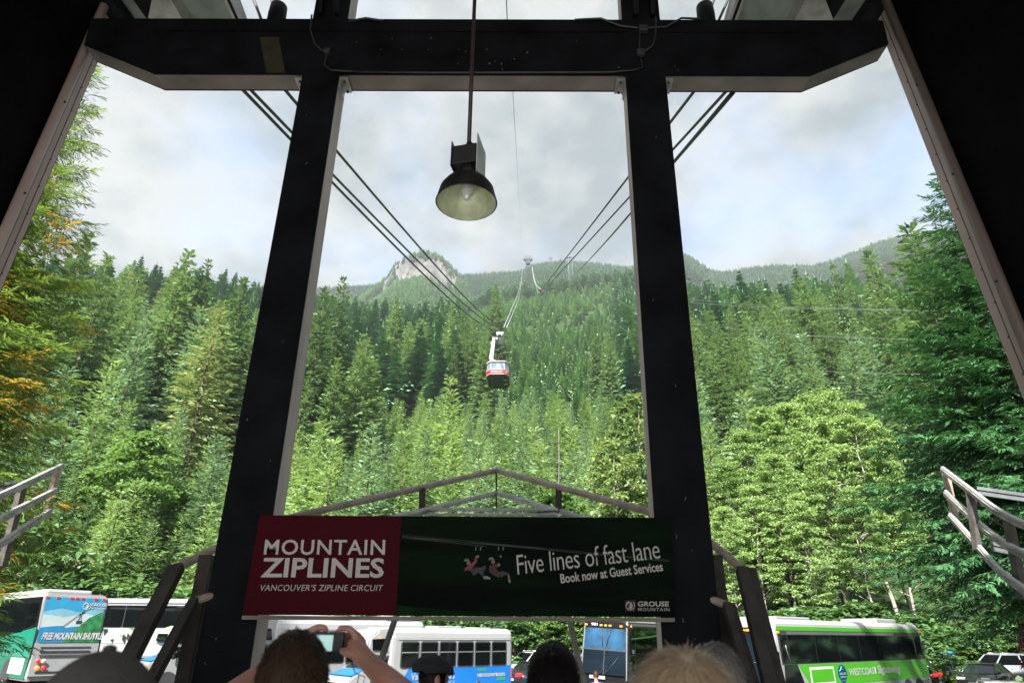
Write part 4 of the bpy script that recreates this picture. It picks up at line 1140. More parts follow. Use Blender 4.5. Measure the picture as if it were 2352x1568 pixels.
class Veh:
    def __init__(s, name, label, cat, L, W, group=None):
        s.L, s.W = L, W
        s.root = empty(name, (0, 0, 0), 0, label, cat, group)
    def pt(s, side, a, z, lift=0.0):
        """a: metres back from the front; side 'L','R' or metres across for 'F' (front) / 'B' (rear)"""
        if side == 'L': return Vector((s.L / 2 - a, s.W / 2 + lift, z))
        if side == 'R': return Vector((s.L / 2 - a, -s.W / 2 - lift, z))
        if side == 'F': return Vector((s.L / 2 + lift - s.rake * max(0, z - 1) / 2.4, a, z))
        return Vector((-s.L / 2 - lift + s.rrake * max(0, z - 1) / 2.4, a, z))
    rake = 0.0; rrake = 0.0
    def nrm(s, side): return {'L': Vector((0, 1, 0)), 'R': Vector((0, -1, 0)), 'F': Vector((1, 0, 0)), 'B': Vector((-1, 0, 0))}[side]
    def panel(s, side, pts, m, name, lift=0.004, th=0.006, parent=None):
        b = MB(); b.prism([s.pt(side, a, z, lift - th) for a, z in pts], s.nrm(side) * th); return b.build(name, m, parent or s.root)
    def rect(s, side, a0, a1, z0, z1, m, name, lift=0.004, th=0.006, parent=None, cut=0.0):
        c = cut
        pts = [(a0 + c, z0), (a1 - c, z0), (a1, z0 + c), (a1, z1 - c), (a1 - c, z1), (a0 + c, z1), (a0, z1 - c), (a0, z0 + c)] if c else [(a0, z0), (a1, z0), (a1, z1), (a0, z1)]
        return s.panel(side, pts, m, name, lift, th, parent)
    def text(s, side, t, a0, a1, z0, z1, m, bold=0.0, shear=0.0, lift=0.014, rise=0.0, parent=None):
        return text_at(t, s.pt(side, a0, z0, 0), s.pt(side, a1, z0 + rise, 0), s.pt(side, a0, z1, 0), m, parent or s.root, bold, lift, shear)
    def body(s, H, m, name='body', z0=0.32, rnd=0.28, x0=None, x1=None, rake=0.0, rrake=0.0, W=None, nose=0.10):
        x0 = -s.L / 2 if x0 is None else x0; x1 = s.L / 2 if x1 is None else x1
        w = (W or s.W) / 2
        prof = [(-w * .96, z0), (-w, z0 + .12), (-w, H - rnd - .05), (-w + .03, H - rnd * .6), (-w + rnd * .45, H - rnd * .18), (-w + rnd * 1.1, H)]
        prof = prof + [(-y, z) for y, z in prof[::-1]]
        def sec(x, k, rk):
            return [(x - rk * max(0, z - 1.0) / (H - 1.0), y * k, (z - (H - 0.6)) * (1 if k > .97 else .93) + H - .6 if z > H - .6 else z) for y, z in prof]
        b = MB(); b.loft([sec(x0, .93, -rrake), sec(x0 + nose * .5, .98, -rrake * .9), sec(x0 + nose * 1.6, 1, -rrake * .7), sec(x1 - nose * 1.8, 1, rake * .8), sec(x1 - nose * .5, .98, rake * .95), sec(x1, .93, rake)], smooth=False)
        return b.build(name, m, s.root)
    def place(s, loc, rz, corner=None, roll=0.0, pitch=0.0):
        M = Euler((R_(roll), R_(pitch), R_(rz))).to_matrix()
        if corner: loc = Vector(loc) - M @ Vector((corner[0] * s.L / 2, corner[1] * s.W / 2, 0))
        s.root.location = loc; s.root.rotation_euler = (R_(roll), R_(pitch), R_(rz))
        return s
    def wheels(s, xs, r=0.5):
        for x in xs:
            for y in (-1, 1): wheel(s.root, x, y * (s.W / 2 + 0.008), r)
    def lights(s, side, pts, m, w=0.16, h=0.075, lift=0.03):
        for a, z in pts:
            b = MB(); c = s.pt(side, a, z, lift - .02); n = s.nrm(side)
            d = (0.05, w, h) if side in 'FB' else (w, 0.05, h)
            b.box(c, d, bev=0.012); b.build('marker_light', m, s.root)
def mirror(v, y, z, xo):
    b = MB(); x = v.L / 2
    b.tube([(x - .25, y * (v.W / 2 - .1), z + .35), (x + xo, y * (v.W / 2 + .22), z + .38), (x + xo, y * (v.W / 2 + .25), z + .1)], 0.022, 6)
    b.box((x + xo, y * (v.W / 2 + .25), z - .12), (0.12, 0.24, 0.48), bev=0.04); b.box((x + xo - .062, y * (v.W / 2 + .25), z - .12), (0.004, 0.19, 0.4), mi=1)
    b.build('mirror', [vblack, chrome], v.root)
def side_windows(v, side, a0, a1, z0, z1, n, gap=0.03, line=trimm, frame=True):
    if frame: v.rect(side, a0 - .05, a1 + .05, z0 - .05, z1 + .05, line, 'window_band', 0.004, 0.006)
    w = (a1 - a0) / n
    for i in range(n):
        v.rect(side, a0 + i * w + gap / 2, a0 + (i + 1) * w - gap / 2, z0, z1, glass, 'window', 0.010, 0.006)

# bright green coach
v = Veh('coach', 'bright lime green and white coach parked right of the right column', 'coach', 14.0, 2.6)
v.rake = 0.25
v.body(3.42, vw, rake=.28, rrake=.30)
for sd in 'LR':
    v.panel(sd, [(2.3, 1.09), (13.8, 1.09), (13.75, 1.84), (1.55, 1.84)], vgreen, 'green_side', 0.004)
    v.panel(sd, [(0.30, 3.02), (13.7, 3.02), (13.65, 3.16), (0.35, 3.16)], vgreen, 'green_roof_edge', 0.004)
    v.panel(sd, [(0.35, .5), (2.2, .5), (1.5, 1.86), (0.55, 1.86)], glass, 'door_glass', 0.004)
    v.panel(sd, [(0.42, 1.86), (13.72, 1.86), (13.62, 3.02), (0.36, 3.02)], trimm, 'window_band', 0.004)
    for i, (a, b) in enumerate(((0.5, 1.0), (1.04, 3.1), (3.13, 5.0), (5.03, 6.9), (6.93, 8.8), (8.83, 10.6), (10.63, 12.7), (12.8, 13.5))):
        v.rect(sd, a, b, 1.90 if i < 7 else 1.95, 2.86, glass, 'window', 0.010)
    v.rect(sd, 1.04, 10.6, 2.88, 2.985, mat('grey_window_top', (0.09, 0.095, 0.10), 0.3), 'window_header', 0.010)
    v.rect(sd, 2.35, 4.25, 1.14, 1.74, mat('pale_frame', (0.6, 0.62, 0.6), .4), 'luggage_frame', 0.010)
    v.rect(sd, 2.43, 4.17, 1.22, 1.66, vgreen, 'luggage_door', 0.016)
    v.rect(sd, 12.5, 13.6, .55, 1.0, mat('grille_grey', (0.14, 0.13, 0.12), .7, var=.4, scale=30, stretch=(8, 1, 1)), 'engine_grille', 0.010)
    for a in (3.2, 5.2, 7.6, 10.0): v.rect(sd, a, a + .02, .4, 1.08, trimm, 'panel_gap', 0.006)
v.rect('B', -1.15, 1.15, 1.0, 3.1, vgreen, 'green_rear', 0.004)
sh = [(4.93 + .38 * math.cos(a) * (1 if math.sin(a) > -.3 else .8), 1.45 + .33 * math.sin(a)) for a in np.linspace(0, 6.283, 22, endpoint=False)] ; navy_l = mat('navy_logo', (0.006, 0.03, 0.14), .4)
v.panel('L', sh, navy_l, 'round_logo', 0.010)
v.text('L', 'WESTCOAST', 4.65, 5.22, 1.42, 1.50, lettw, 0.03, lift=.018); v.text('L', 'Sightseeing', 4.70, 5.20, 1.30, 1.39, mat('mint_lettering', (0.10, .6, .3), .5), 0.01, lift=.018); v.text('L', 'canada', 4.82, 5.05, 1.20, 1.24, lettw, 0.0, lift=.018)
m = MB(); m.tube([v.pt('L', 4.68, 1.56, .016), v.pt('L', 4.82, 1.60, .016), v.pt('L', 4.9, 1.72, .016), v.pt('L', 4.97, 1.62, .016), v.pt('L', 5.12, 1.55, .016)], .012, 5); m.build('logo_peak', MATS['mint_lettering'], v.root)
v.text('L', 'WESTCOAST', 5.5, 8.1, 1.36, 1.64, lettw, 0.03, lift=.012); v.text('L', 'Sightseeing', 8.2, 10.5, 1.27, 1.70, lettw, 0.035, shear=.12, lift=.012)
v.rect('F', -1.12, 1.12, 1.98, 2.92, wshield, 'windscreen', 0.012, .02); v.rect('F', -1.12, 1.12, .85, 1.92, wshield, 'windscreen', 0.012, .02)
v.rect('F', -1.15, 1.15, 2.93, 3.12, vblack, 'destination_board', 0.012); v.text('F', '155', -1.0 + 1.55, -1.0 + 1.85, 2.98, 3.08, lettw, .03, lift=.02)
v.rect('F', -1.12, 1.12, .4, .84, vw, 'bumper', 0.05, .06)
v.lights('F', [(y, 3.02) for y in (-1.0, -.2, 0, .2, 1.0)], amber); v.lights('L', [(0.4, 2.95)], amber); v.lights('R', [(0.4, 2.95)], amber); v.lights('L', [(13.75, 3.06)], redl); v.lights('R', [(13.75, 3.06)], redl)
m = MB(); m.box((-4.3, 0, 3.5), (2.2, 1.7, .22), bev=.05); m.build('roof_unit', vw, v.root)
m = MB(); m.box((4.6, 0, 3.46), (2.6, 1.9, .12), bev=.04); m.build('roof_hatch', vw, v.root)
mirror(v, 1, 2.2, 0.35); mirror(v, -1, 2.2, .35)
m = MB(); m.tube([v.pt('L', .95, 2.0, .02), v.pt('L', .75, 2.5, .05)], .012, 5); m.build('mirror_arm', chrome, v.root)
v.wheels((4.6, -4.1, -5.4))
v.place((9.5, 26.2, 0), 220.2, (1, 1))

# black coach number 981
v = Veh('coach', 'black coach with white roof and fleet number 981 seen from its front', 'coach', 13.7, 2.6)
v.rake = 0.35
v.body(3.50, vblack, rake=.38)
m = MB(); m.box((-.25, 0, 3.47), (13.0, 2.25, .12), bev=.05); m.build('roof_top', vw, v.root)
for sd in 'LR':
    v.rect(sd, 0.5, 13.6, 3.30, 3.40, vw, 'white_roof_edge', 0.02)
    for i in range(7): v.rect(sd, 1.15 + i * 1.75, 2.87 + i * 1.75, 1.95, 3.22, glass, 'window', 0.010)
    v.panel(sd, [(.45, .55), (1.08, .55), (1.08, 3.2), (.75, 3.2), (.5, 2.6)], glass, 'door_glass', 0.010)
    v.rect(sd, 1.09, 1.13, .5, 3.25, mat('grey_seal', (.035, .035, .037), .4), 'door_frame', 0.012); v.rect(sd, .45, 1.08, 1.90, 1.95, MATS['grey_seal'], 'door_rail', 0.014)
    v.panel(sd, [(.55, 2.66), (1.1, 2.68), (8, 2.95), (8, 3.02), (1.1, 2.74), (.55, 2.72)], mat('green_stripe', (.06, .28, .06), .4), 'green_stripe', 0.018)
v.text('L', '981', .58, .95, 2.0, 2.2, lettw, .03, lift=.02)
upw = mat('sky_painted_windscreen', (.020, .060, .115), .04, 0, .5, 1.2, spec=.6)  # reflected sky painted into the upper panes as blue
v.panel('F', [(-1.16, 2.15), (-.02, 2.15), (-.02, 3.12), (-1.02, 3.12), (-1.12, 3.0)], upw, 'windscreen', 0.012, .02); v.panel('F', [(.02, 2.15), (1.16, 2.15), (1.12, 3.0), (1.02, 3.12), (.02, 3.12)], upw, 'windscreen', 0.012, .02)
for sg in (-1, 1):
    v.panel('F', [(sg * 1.2, .8), (sg * 1.26, .8), (sg * 1.2, 3.2), (sg * 1.12, 3.2)], mat('silver_pillar', (.16, .165, .17), .3, .3), 'front_pillar', .02, .02)
v.rect('F', -1.16, -.02, 1.0, 2.09, wshield, 'windscreen', 0.012, .02); v.rect('F', .02, 1.16, 1.0, 2.09, wshield, 'windscreen', 0.012, .02)
v.rect('F', -1.2, 1.2, 2.09, 2.15, MATS['grey_seal'], 'windscreen_bar', 0.016, .02); v.rect('F', -.02, .02, 1.0, 3.12, MATS['grey_seal'], 'windscreen_post', 0.018, .02)
v.text('F', '981', -.55 - .25, -.55 + .1, 3.22, 3.36, lettw, .03, lift=.03)
v.lights('F', [(y, 3.26) for y in (-1.1, -.25, 0.0, .25, .85)], amber, .14, .08); v.lights('L', [(.55, 3.28)], amber)
v.rect('F', -.75, .1, .78, .93, mat('plate_grey', (.25, .25, .26), .4), 'name_plate', 0.03); v.text('F', 'PREVOST', -.70, .05, .82, .89, lettw, .02, lift=.04)
v.rect('F', -1.2, 1.2, .35, .70, vblack, 'bumper', .08, .1)
m = MB()
for a, b in (((-.1, 1.0), (.05, 1.75)), ((.1, 1.0), (.75, 1.8)), ((-.15, 3.12), (-.12, 2.3)), ((.3, 3.12), (.1, 2.3))): m.tube([v.pt('F', a[0], a[1], .05), v.pt('F', b[0], b[1], .05)], .015, 5)
m.build('wiper', MATS['grey_seal'], v.root)
mirror(v, 1, 1.55, .3); mirror(v, -1, 1.55, .3)
v.wheels((4.7, -4, -5.3))
v.place((5.6, 36.0, -0.05), 240, (1, 1), roll=-3.0)

# small cutaway buses
def cutaway(label, L, H, stripe, txt=True, name='minibus', nwin=6):
    v = Veh(name, label, 'minibus', L, 2.35)
    xb = L / 2 - 1.75                       # front wall of the passenger box
    v.body(H, vw, x0=-L / 2, x1=xb, rnd=.34, z0=.42)
    # overhang above the cab
    pr = [(xb - .3, H - 1.15), (xb + .70, H - 1.05), (xb + 1.02, H - .82), (xb + .95, H - .40), (xb + .55, H - .12), (xb - .3, H - .02)]
    m = MB(); m.prism([(x, -1.08, z) for x, z in pr], (0, 2.16, 0)); bmesh.ops.bevel(m.bm, geom=m.bm.edges[:], offset=.07, segments=2, affect='EDGES'); m.build('cab_overhang', vw, v.root)
    for y in (-1.10, 1.10):
        m = MB(); m.prism([(xb + .12, y * .985, H - .88), (xb + .80, y * .985, H - .84), (xb + .84, y * .985, H - .45), (xb + .22, y * .985, H - .42)], (0, .03 * (1 if y > 0 else -1), 0)); m.build('overhang_window', glass, v.root)
    m = MB(); m.prism([(xb + 1.035, -.8, H - .78), (xb + 1.035, .8, H - .78), (xb + .985, .8, H - .46), (xb + .985, -.8, H - .46)], (.02, 0, 0)); m.build('overhang_window', glass, v.root)
    # van nose
    pr = [(xb - .1, .45), (L / 2 - .05, .45), (L / 2, .70), (L / 2 - .02, 1.12), (L / 2 - .25, 1.30), (xb + .85, 1.50), (xb + .30, H - 1.12), (xb - .1, H - 1.12)]
    m = MB(); m.prism([(x, -.98, z) for x, z in pr], (0, 1.96, 0)); bmesh.ops.bevel(m.bm, geom=m.bm.edges[:], offset=.06, segments=2, affect='EDGES'); m.build('cab', vw, v.root)
    hz = lambda x: 1.50 - (x - xb - .85) * .2 / (L / 2 - .25 - xb - .85)
    m = MB(); m.prism([(xb + .9, -.9, 1.505), (L / 2 - .22, -.9, 1.315), (L / 2 - .22, .9, 1.315), (xb + .9, .9, 1.505)], (0, 0, .02)); m.build('bonnet', stripe, v.root)
    m = MB(); zt = H - 1.17
    k0, k1 = (xb + .845, 1.55), (xb + .335, zt)
    m.prism([(k0[0], -.88, k0[1]), (k0[0], .88, k0[1]), (k1[0], .82, k1[1]), (k1[0], -.82, k1[1])], (.03, 0, .02)); m.build('windscreen', wshield, v.root)
    for y in (-.985, .985):
        sg = 1 if y > 0 else -1
        m = MB(); m.prism([(xb + .02, y, 1.45), (xb + .78, y, 1.45), (xb + .40, y, zt - .02), (xb + .02, y, zt - .02)], (0, .012 * sg, 0)); m.build('cab_window', glass, v.root)
        m = MB(); m.box((xb + .62, y + sg * .16, 1.55), (.10, .16, .34), bev=.03); m.build('mirror', vblack, v.root)
        m = MB(); m.box((xb + .05, y + sg * .012, 1.15), (.03, .02, .16)); m.build('door_handle', vblack, v.root)
    m = MB(); m.box((L / 2 + .01, 0, .92), (.04, 1.05, .30), bev=.02); gr = m.build('grille', vblack, v.root)
    m = MB()
    for k in range(3): m.box((L / 2 + .035, 0, .82 + .09 * k), (.012, 1.0, .025))
    m.ball((L / 2 + .04, 0, .91), (.02, .09, .045), 2)
    m.build('grille_bar', chrome, gr)
    for y in (-.76, .76):
        m = MB(); m.box((L / 2 + .005, y, .92), (.05, .34, .24), bev=.03); m.build('headlight', clearl, v.root)
    m = MB(); m.box((L / 2 + .06, 0, .56), (.16, 2.0, .2), bev=.04); m.build('bumper', chrome, v.root)
    a0 = L / 2 - xb
    for sd in 'LR':
        v.panel(sd, [(a0 + .35, .72), (L - .1, .72), (L - .06, 1.55), (a0 + .9, 1.55)], stripe, 'blue_side', 0.004)
        w = (L - a0 - .75) / nwin
        for i in range(nwin):
            q = a0 + .45 + i * w
            f = v.rect(sd, q, q + w - .05, 1.52, H - .52, trimm, 'window', .008, .01, cut=.08)
            v.rect(sd, q + .06, q + w - .11, 1.58, H - .96, glass, 'pane', .012, .006, f, cut=.05); v.rect(sd, q + .06, q + w - .11, H - .90, H - .58, glass, 'pane', .012, .006, f)
            v.rect(sd, q + .04, q + w - .09, H - .955, H - .915, chrome, 'slider_bar', .014, .006, f)
        v.rect(sd, a0 + .3, L - .1, H - .46, H - .44, mat('rain_gutter', (.35, .35, .35), .4), 'rain_gutter', .02, .02)
        for (a, z) in ((a0 - .55, H - .38),): v.lights(sd, [(a, z)], amber, .12, .05, .0)
        m = MB(); m.lathe([(0.0, 0), (.11, 0), (.11, .02), (0, .02)], 16, v.pt(sd, L - 2.0, .88, .012), 'Y'); m.build('fuel_cap', trimm, v.root)
        v.lights(sd, [(L - .06, 1.25)], redl, .08, .4, .0)
    v.lights('F', [(y, H - .25) for y in (-.3, 0, .3)], amber, .1, .05, -.9)
    m = MB(); m.box((-L * .12, 0, H + .03), (1.3, 1.0, .10), bev=.03); m.build('roof_unit', vw, v.root)
    m = MB(); m.box((-L * .36, 0, H + .02), (.9, .8, .06), bev=.02); m.build('roof_hatch', vw, v.root)
    m = MB(); m.box((-L / 2 - .04, 0, .55), (.14, 2.2, .24), bev=.04); m.build('rear_bumper', vw, v.root)
    v.wheels((L / 2 - 1.0, -L / 2 + 1.9), .40)
    if txt:
        gtx = mat('green_lettering', (.03, .32, .05), .5)
        v.text('L', 'VancouverTours', a0 + 1.0, a0 + 3.2, 1.10, 1.36, lettw, .02); v.text('L', 'ADVENTURES', a0 + 1.2, a0 + 3.2, .90, 1.02, lettw, 0, spacing_hack) if False else v.text('L', 'A D V E N T U R E S', a0 + 1.0, a0 + 3.2, .90, 1.02, lettw, 0.0)
        v.text('L', 'WWW.', L - 2.05, L - 1.5, 1.33, 1.46, gtx, .03); v.text('L', 'vancouvertours', L - 2.05, L - .45, 1.12, 1.29, lettw, .03); v.text('L', '.com', L - .95, L - .45, .96, 1.08, gtx, .03)
    return v
v = cutaway('white cutaway minibus with sky blue skirt and blue bonnet under the banner', 8.2, 3.05, vblue)
v.place((-0.05, 33.0, 0), 221.3, (-1, 1))
v = cutaway('white cutaway bus with blank white sides standing behind the man holding up a camera', 9.6, 3.40, vw, False, nwin=7)
m = MB(); m.box((-3.4, 0, 3.50), (1.5, 1.8, .26), bev=.06); m.build('roof_unit', vw, v.root)
m = MB(); m.box((1.2, 0, 3.46), (3.6, 1.9, .22), bev=.1); m.build('roof_fairing', vw, v.root)
v.place((-4.6, 36.6, 0), 221.3, (-1, 1))
v = cutaway('white minibus with blue bonnet half hidden by the left column', 7.2, 2.95, vblue, False)
v.place((-16.9, 33.3, .25), 221.3, (1, 1))

# white coach on the raised side of the lot
v = Veh('coach', 'plain white coach with black side windows standing level behind the shuttle coach', 'coach', 13.7, 2.6)
v.rake = .2; v.body(3.68, vw, rake=.25)
for sd in 'LR':
    v.rect(sd, .5, 13.5, 1.98, 3.42, trimm, 'window_band', 0.004)
    for i in range(7): v.rect(sd, .6 + i * 1.84, .6 + i * 1.84 + 1.80, 2.02, 3.25, glass, 'window', 0.010)
    v.rect(sd, .6, 13.4, 3.27, 3.33, mat('grey_header', (.25, .26, .27), .3), 'window_header', 0.012)
    v.rect(sd, .3, 13.6, 1.1, 1.115, MATS['grey_seal'], 'panel_gap', 0.005)
v.rect('F', -1.1, 1.1, 1.3, 3.2, wshield, 'windscreen', .012, .02)
v.wheels((4.6, -4, -5.3))
v.place((-21.6, 45.0, 1.05), 180)

# shuttle coach with the picture on its rear
v = Veh('coach', 'green shuttle coach with a mountain picture covering its rear at the left edge', 'coach', 12.5, 2.6)
v.rrake = .38; v.rake = .2
v.body(3.70, vw, rake=.25, rrake=.45)
for sd in 'LR':
    v.panel(sd, [(.4, .4), (12.45, .4), (12.4, 1.2), (.4, 1.35)], mat('dark_teal_paint', (.004, .10, .06), .35), 'teal_skirt', 0.003)
    v.panel(sd, [(.4, 1.2), (12.42, 1.2), (12.30, 2.35), (8.0, 1.95), (.4, 1.95)], vteal, 'teal_side', 0.006)
    v.panel(sd, [(.4, 1.95), (8.0, 1.95), (12.25, 2.35), (12.05, 3.55), (.4, 3.55)], vblack, 'black_side', 0.006)
    for i in range(5): v.panel(sd, [(.6 + i * 2, 2.05), (2.55 + i * 2, 2.05 + (.0 if i < 4 else .1)), (2.55 + i * 2, 3.3), (.6 + i * 2, 3.3)], glass, 'window', 0.012)
    v.panel(sd, [(10.7, 2.3), (12.0, 2.45), (11.85, 3.3), (10.7, 3.3)], glass, 'window', .012)
    m = MB()
    for k in range(22): m.box(v.pt(sd, 10.2 + k * .085, .85, .02), (.035, .02, .62))
    m.build('engine_grille', mat('pale_grille', (.55, .55, .53), .4), v.root)
pz = lambda z: z
sky1, sky2, sky3 = mat('poster_blue', (.014, .18, .32), .45, var=.1), mat('poster_pale_blue', (.12, .27, .35), .45, var=.15, scale=1.5), mat('poster_white_cloud', (.30, .35, .36), .45, var=.12, scale=1.2)
v.rect('B', -1.18, 1.18, 1.75, 3.55, sky1, 'rear_poster', .010, .015)
v.panel('B', [(1.18, 2.95), (.5, 3.1), (-.2, 2.95), (-1.18, 3.2), (-1.18, 2.6), (1.18, 2.5)], sky2, 'poster_sky', .012, .006)
v.panel('B', [(1.18, 2.85), (.3, 2.75), (-.5, 2.9), (-1.18, 2.75), (-1.18, 2.3), (1.18, 2.3)], sky3, 'poster_cloud', .014, .006)
v.panel('B', [(1.18, 2.33), (.8, 2.38), (.55, 2.40), (.35, 2.40), (.2, 2.33), (-.05, 2.38), (-.4, 2.40), (-1.18, 2.45), (-1.18, 1.75), (1.18, 1.75)], mat('poster_deep_blue', (.01, .14, .28), .45, var=.15), 'poster_far_hills', .016, .006)
v.panel('B', [(.25, 1.75), (.05, 2.0), (-.3, 2.4), (-.65, 2.75), (-1.18, 3.02), (-1.18, 1.75)], mat('poster_green', (.012, .12, .035), .5, var=.6, scale=5), 'poster_green_slope', .018, .006)
m = MB(); m.tube([v.pt('B', .4, 2.35, .024), v.pt('B', -.9, 3.5, .024)], .004, 4); m.tube([v.pt('B', .3, 2.38, .024), v.pt('B', -.8, 3.35, .024)], .004, 4)
m.tube([v.pt('B', -.28, 2.95, .024), v.pt('B', -.2, 2.6, .024)], .008, 4); m.tube([v.pt('B', -.28, 2.95, .024), v.pt('B', -.32, 2.6, .024)], .008, 4); m.tube([v.pt('B', -.2, 2.86, .024), v.pt('B', -.38, 3.0, .024)], .02, 5)
m.box(v.pt('B', -.25, 2.55, .024), (.01, .22, .14)); m.build('poster_cabin', mat('poster_dark', (.02, .05, .07), .5), v.root)
v.text('B', 'FREE MOUNTAIN SHUTTLE', 1.05, -1.3, 1.86, 2.14, lettw, .045, .15, .03)
v.text('B', 'GROUSE', -.62, -1.25, 3.22, 3.36, lettw, .03, 0, .03); v.text('B', 'MOUNTAIN', -.62, -1.25, 3.10, 3.18, lettw, .01, 0, .03)
vv = v
ring_mark(0, 0, .17, lettw, lambda x, y: vv.pt('B', -.44 - x, 3.23 - y, .03)).build('poster_emblem', lettw, v.root)
v.rect('B', -1.22, 1.22, .5, 1.72, vw, 'engine_door', .05, .06)
for k, z in enumerate((1.55, 1.40, 1.25, .62)):
    v.rect('B', -.9, 1.0, z, z + .045, trimm, 'vent_slot', .06, .02)
for (y, z, mm) in ((.98, 1.05, redl), (.78, 1.05, clearl), (.95, .80, amber), (.72, .80, redl), (-.98, 1.05, redl), (-.78, 1.05, clearl), (-.95, .80, amber), (-.72, .80, redl)):
    m = MB(); m.lathe([(0, .02), (.07, .018), (.085, 0), (.085, -.02), (0, -.02)], 16, v.pt('B', y, z, .06), 'X')
    m.build('tail_light', mm, v.root)
v.lights('B', [(y, 3.52) for y in (1.15, .75, .22, 0, -.22, -.75, -1.1)], redl, .13, .08)
m = MB(); m.box((-1.5, 0, 3.78), (6.5, 1.9, .26), bev=.1); m.build('roof_unit', vw, v.root)
m = MB(); m.box((-2.4, 0, 3.93), (1.6, 1.2, .08), bev=.03); m.build('roof_hatch', vw, v.root)
m = MB(); m.box(v.pt('B', .2, 3.70, -1.45), (.05, .16, .06)); m.build('marker_light', redl, v.root)
v.wheels((4.3, -3.6), .5)
rc = P(152, 1500, 30.6)
hd = R_(140)
v.place((rc.x + math.cos(hd) * 6.25, 30.6 + math.sin(hd) * 6.25, .62), 140)

# cars
def car(label, style, col, loc, rz, group=None, extra=None):
    suv = style == 'suv'
    L, W = (4.75, 1.88) if suv else (4.7, 1.80)
    v = Veh('car', label, 'car', L, W, group)
    bm_ = paint('car_paint_%d' % (hash(col) % 9999), col, .22)
    h = L / 2
    if suv:
        pr = [(-h, .40), (-h - .02, .85), (-h + .08, 1.08), (h - 1.25, 1.10), (h - .30, .98), (h - .02, .80), (h, .42), (h - .3, .28), (-h + .3, .28)]
        zb_, zt_, g0, g1, r0, r1 = 1.07, 1.70, (-h + .10), (h - 1.20), (-h + .42), (h - 1.95)
    else:
        pr = [(-h, .42), (-h - .02, .80), (-h + .10, .98), (-h + .75, 1.0), (h - 1.3, .98), (h - .25, .80), (h, .62), (h, .40), (h - .3, .26), (-h + .3, .26)]
        zb_, zt_, g0, g1, r0, r1 = .96, 1.42, (-h + .45), (h - 1.20), (-h + 1.25), (h - 2.1)
    m = MB(); m.prism([(x, -W / 2, z) for x, z in pr], (0, W, 0)); bmesh.ops.bevel(m.bm, geom=m.bm.edges[:], offset=.09, segments=3, affect='EDGES')
    for f in m.bm.faces: f.smooth = True
    m.build('body', bm_, v.root)
    wb, wt = W / 2 - .06, W / 2 - .24
    m = MB(); m.loft([[(g0, -wb, zb_), (g1, -wb, zb_), (g1, wb, zb_), (g0, wb, zb_)], [(r0, -wt, zt_), (r1, -wt, zt_), (r1, wt, zt_), (r0, wt, zt_)]])
    bmesh.ops.bevel(m.bm, geom=m.bm.edges[:], offset=.03, segments=1, affect='EDGES'); m.build('window', glass if extra != 'bright' else wshield, v.root)
    m = MB(); m.box(((r0 + r1) / 2, 0, zt_ + .01), (r1 - r0 + .12, 2 * wt + .08, .06), bev=.025); m.build('roof', bm_, v.root)
    for y in (-1, 1):
        for (xa, xb2) in ((g0, r0), (g1, r1)):
            m = MB(); m.tube([(xa, y * wb, zb_), (xb2, y * wt, zt_)], .045, 6); m.build('pillar', bm_, v.root)
        xm = (r0 + r1) / 2 - .1; m = MB(); m.bar((xm - .02, y * (wb + .004), zb_), (xm, y * (wt + .004), zt_), .03, .10, (1, 0, 0)); m.build('pillar', bm_, v.root)
    for y in (-1, 1):
        m = MB(); m.box((g1 - .15, y * (W / 2 + .09), zb_ + .06), (.12, .2, .14), bev=.04); m.build('mirror', bm_, v.root)
        m = MB(); m.box((h - .12, y * (W / 2 - .30), .72 if not suv else .88), (.25, .42, .15), bev=.04); m.build('headlight', clearl, v.root)
        m = MB(); m.box((-h + .06, y * (W / 2 - .24), .84 if not suv else 1.0), (.22, .44, .16), bev=.04); m.build('tail_light', redl, v.root)
        for xd in (0.1, -.95):
            m = MB(); m.box((xd, y * (W / 2 + .012), .86), (.16, .02, .03)); m.build('door_handle', chrome, v.root)
    m = MB(); m.box((h + .01, 0, .5), (.03, .5, .11)); m.box((-h - .02, 0, .62), (.02, .5, .11)); m.build('plate', lettw, v.root)
    if suv:
        m = MB()
        for y in (-.55, .55): m.tube([(r0 + .1, y, zt_ + .09), (r1 - .1, y, zt_ + .09)], .02, 6)
        m.build('roof_rail', chrome, v.root)
    if extra == 'rack':
        m = MB(); cy_ = mat('cyan_board', (.01, .30, .55), .4)
        for y in (-.45, -.1, .3): m.tube([(r0 - .3, y, zt_ + .16), (r0 + .4, y, zt_ + .22), (r1 + .3, y, zt_ + .16)], .09, 8)
        m.build('roof_load', cy_, v.root)
    v.wheels((h - .88, -h + .92), .34)
    v.place(loc, rz); return v
car('dark blue saloon seen from its rear behind the white and blue minibus', 'sedan', (.008, .011, .018), (1.75, 40.6, 0), 37)
car('white estate car in the row behind the dark blue saloon', 'suv', (.3, .305, .31), (1.2, 45.0, .1), 212)
car('grey car standing highest behind the white estate car', 'suv', (.22, .24, .26), (1.1, 49.2, .75), 205)
car('white car just right of the white estate car, partly behind a dark haired head', 'sedan', (.3, .3, .3), (3.9, 46.2, .35), 240)
car('red car seen between the slanted steel leg and the black coach', 'sedan', (.40, .02, .03), (4.6, 43.5, .1), 200)
car('silver estate car in side view on the far right', 'suv', (.20, .215, .24), (33.6, 50.0, .05), 188)
car('dark blue car carrying bright blue boards on its roof', 'suv', (.012, .02, .05), (27.4, 47.6, .0), 205, extra='rack')
car('black car close behind the rear of the green coach', 'suv', (.008, .008, .009), (20.9, 40.5, 0), 140)
car('dark grey saloon with a bright windscreen right of the black car', 'sedan', (.03, .033, .036), (27.4, 42.4, 0), 222, extra='bright')
car('silver car with sunroof in front of the dark grey saloon', 'sedan', (.42, .43, .44), (22.6, 31.0, 0), 236, extra='bright')
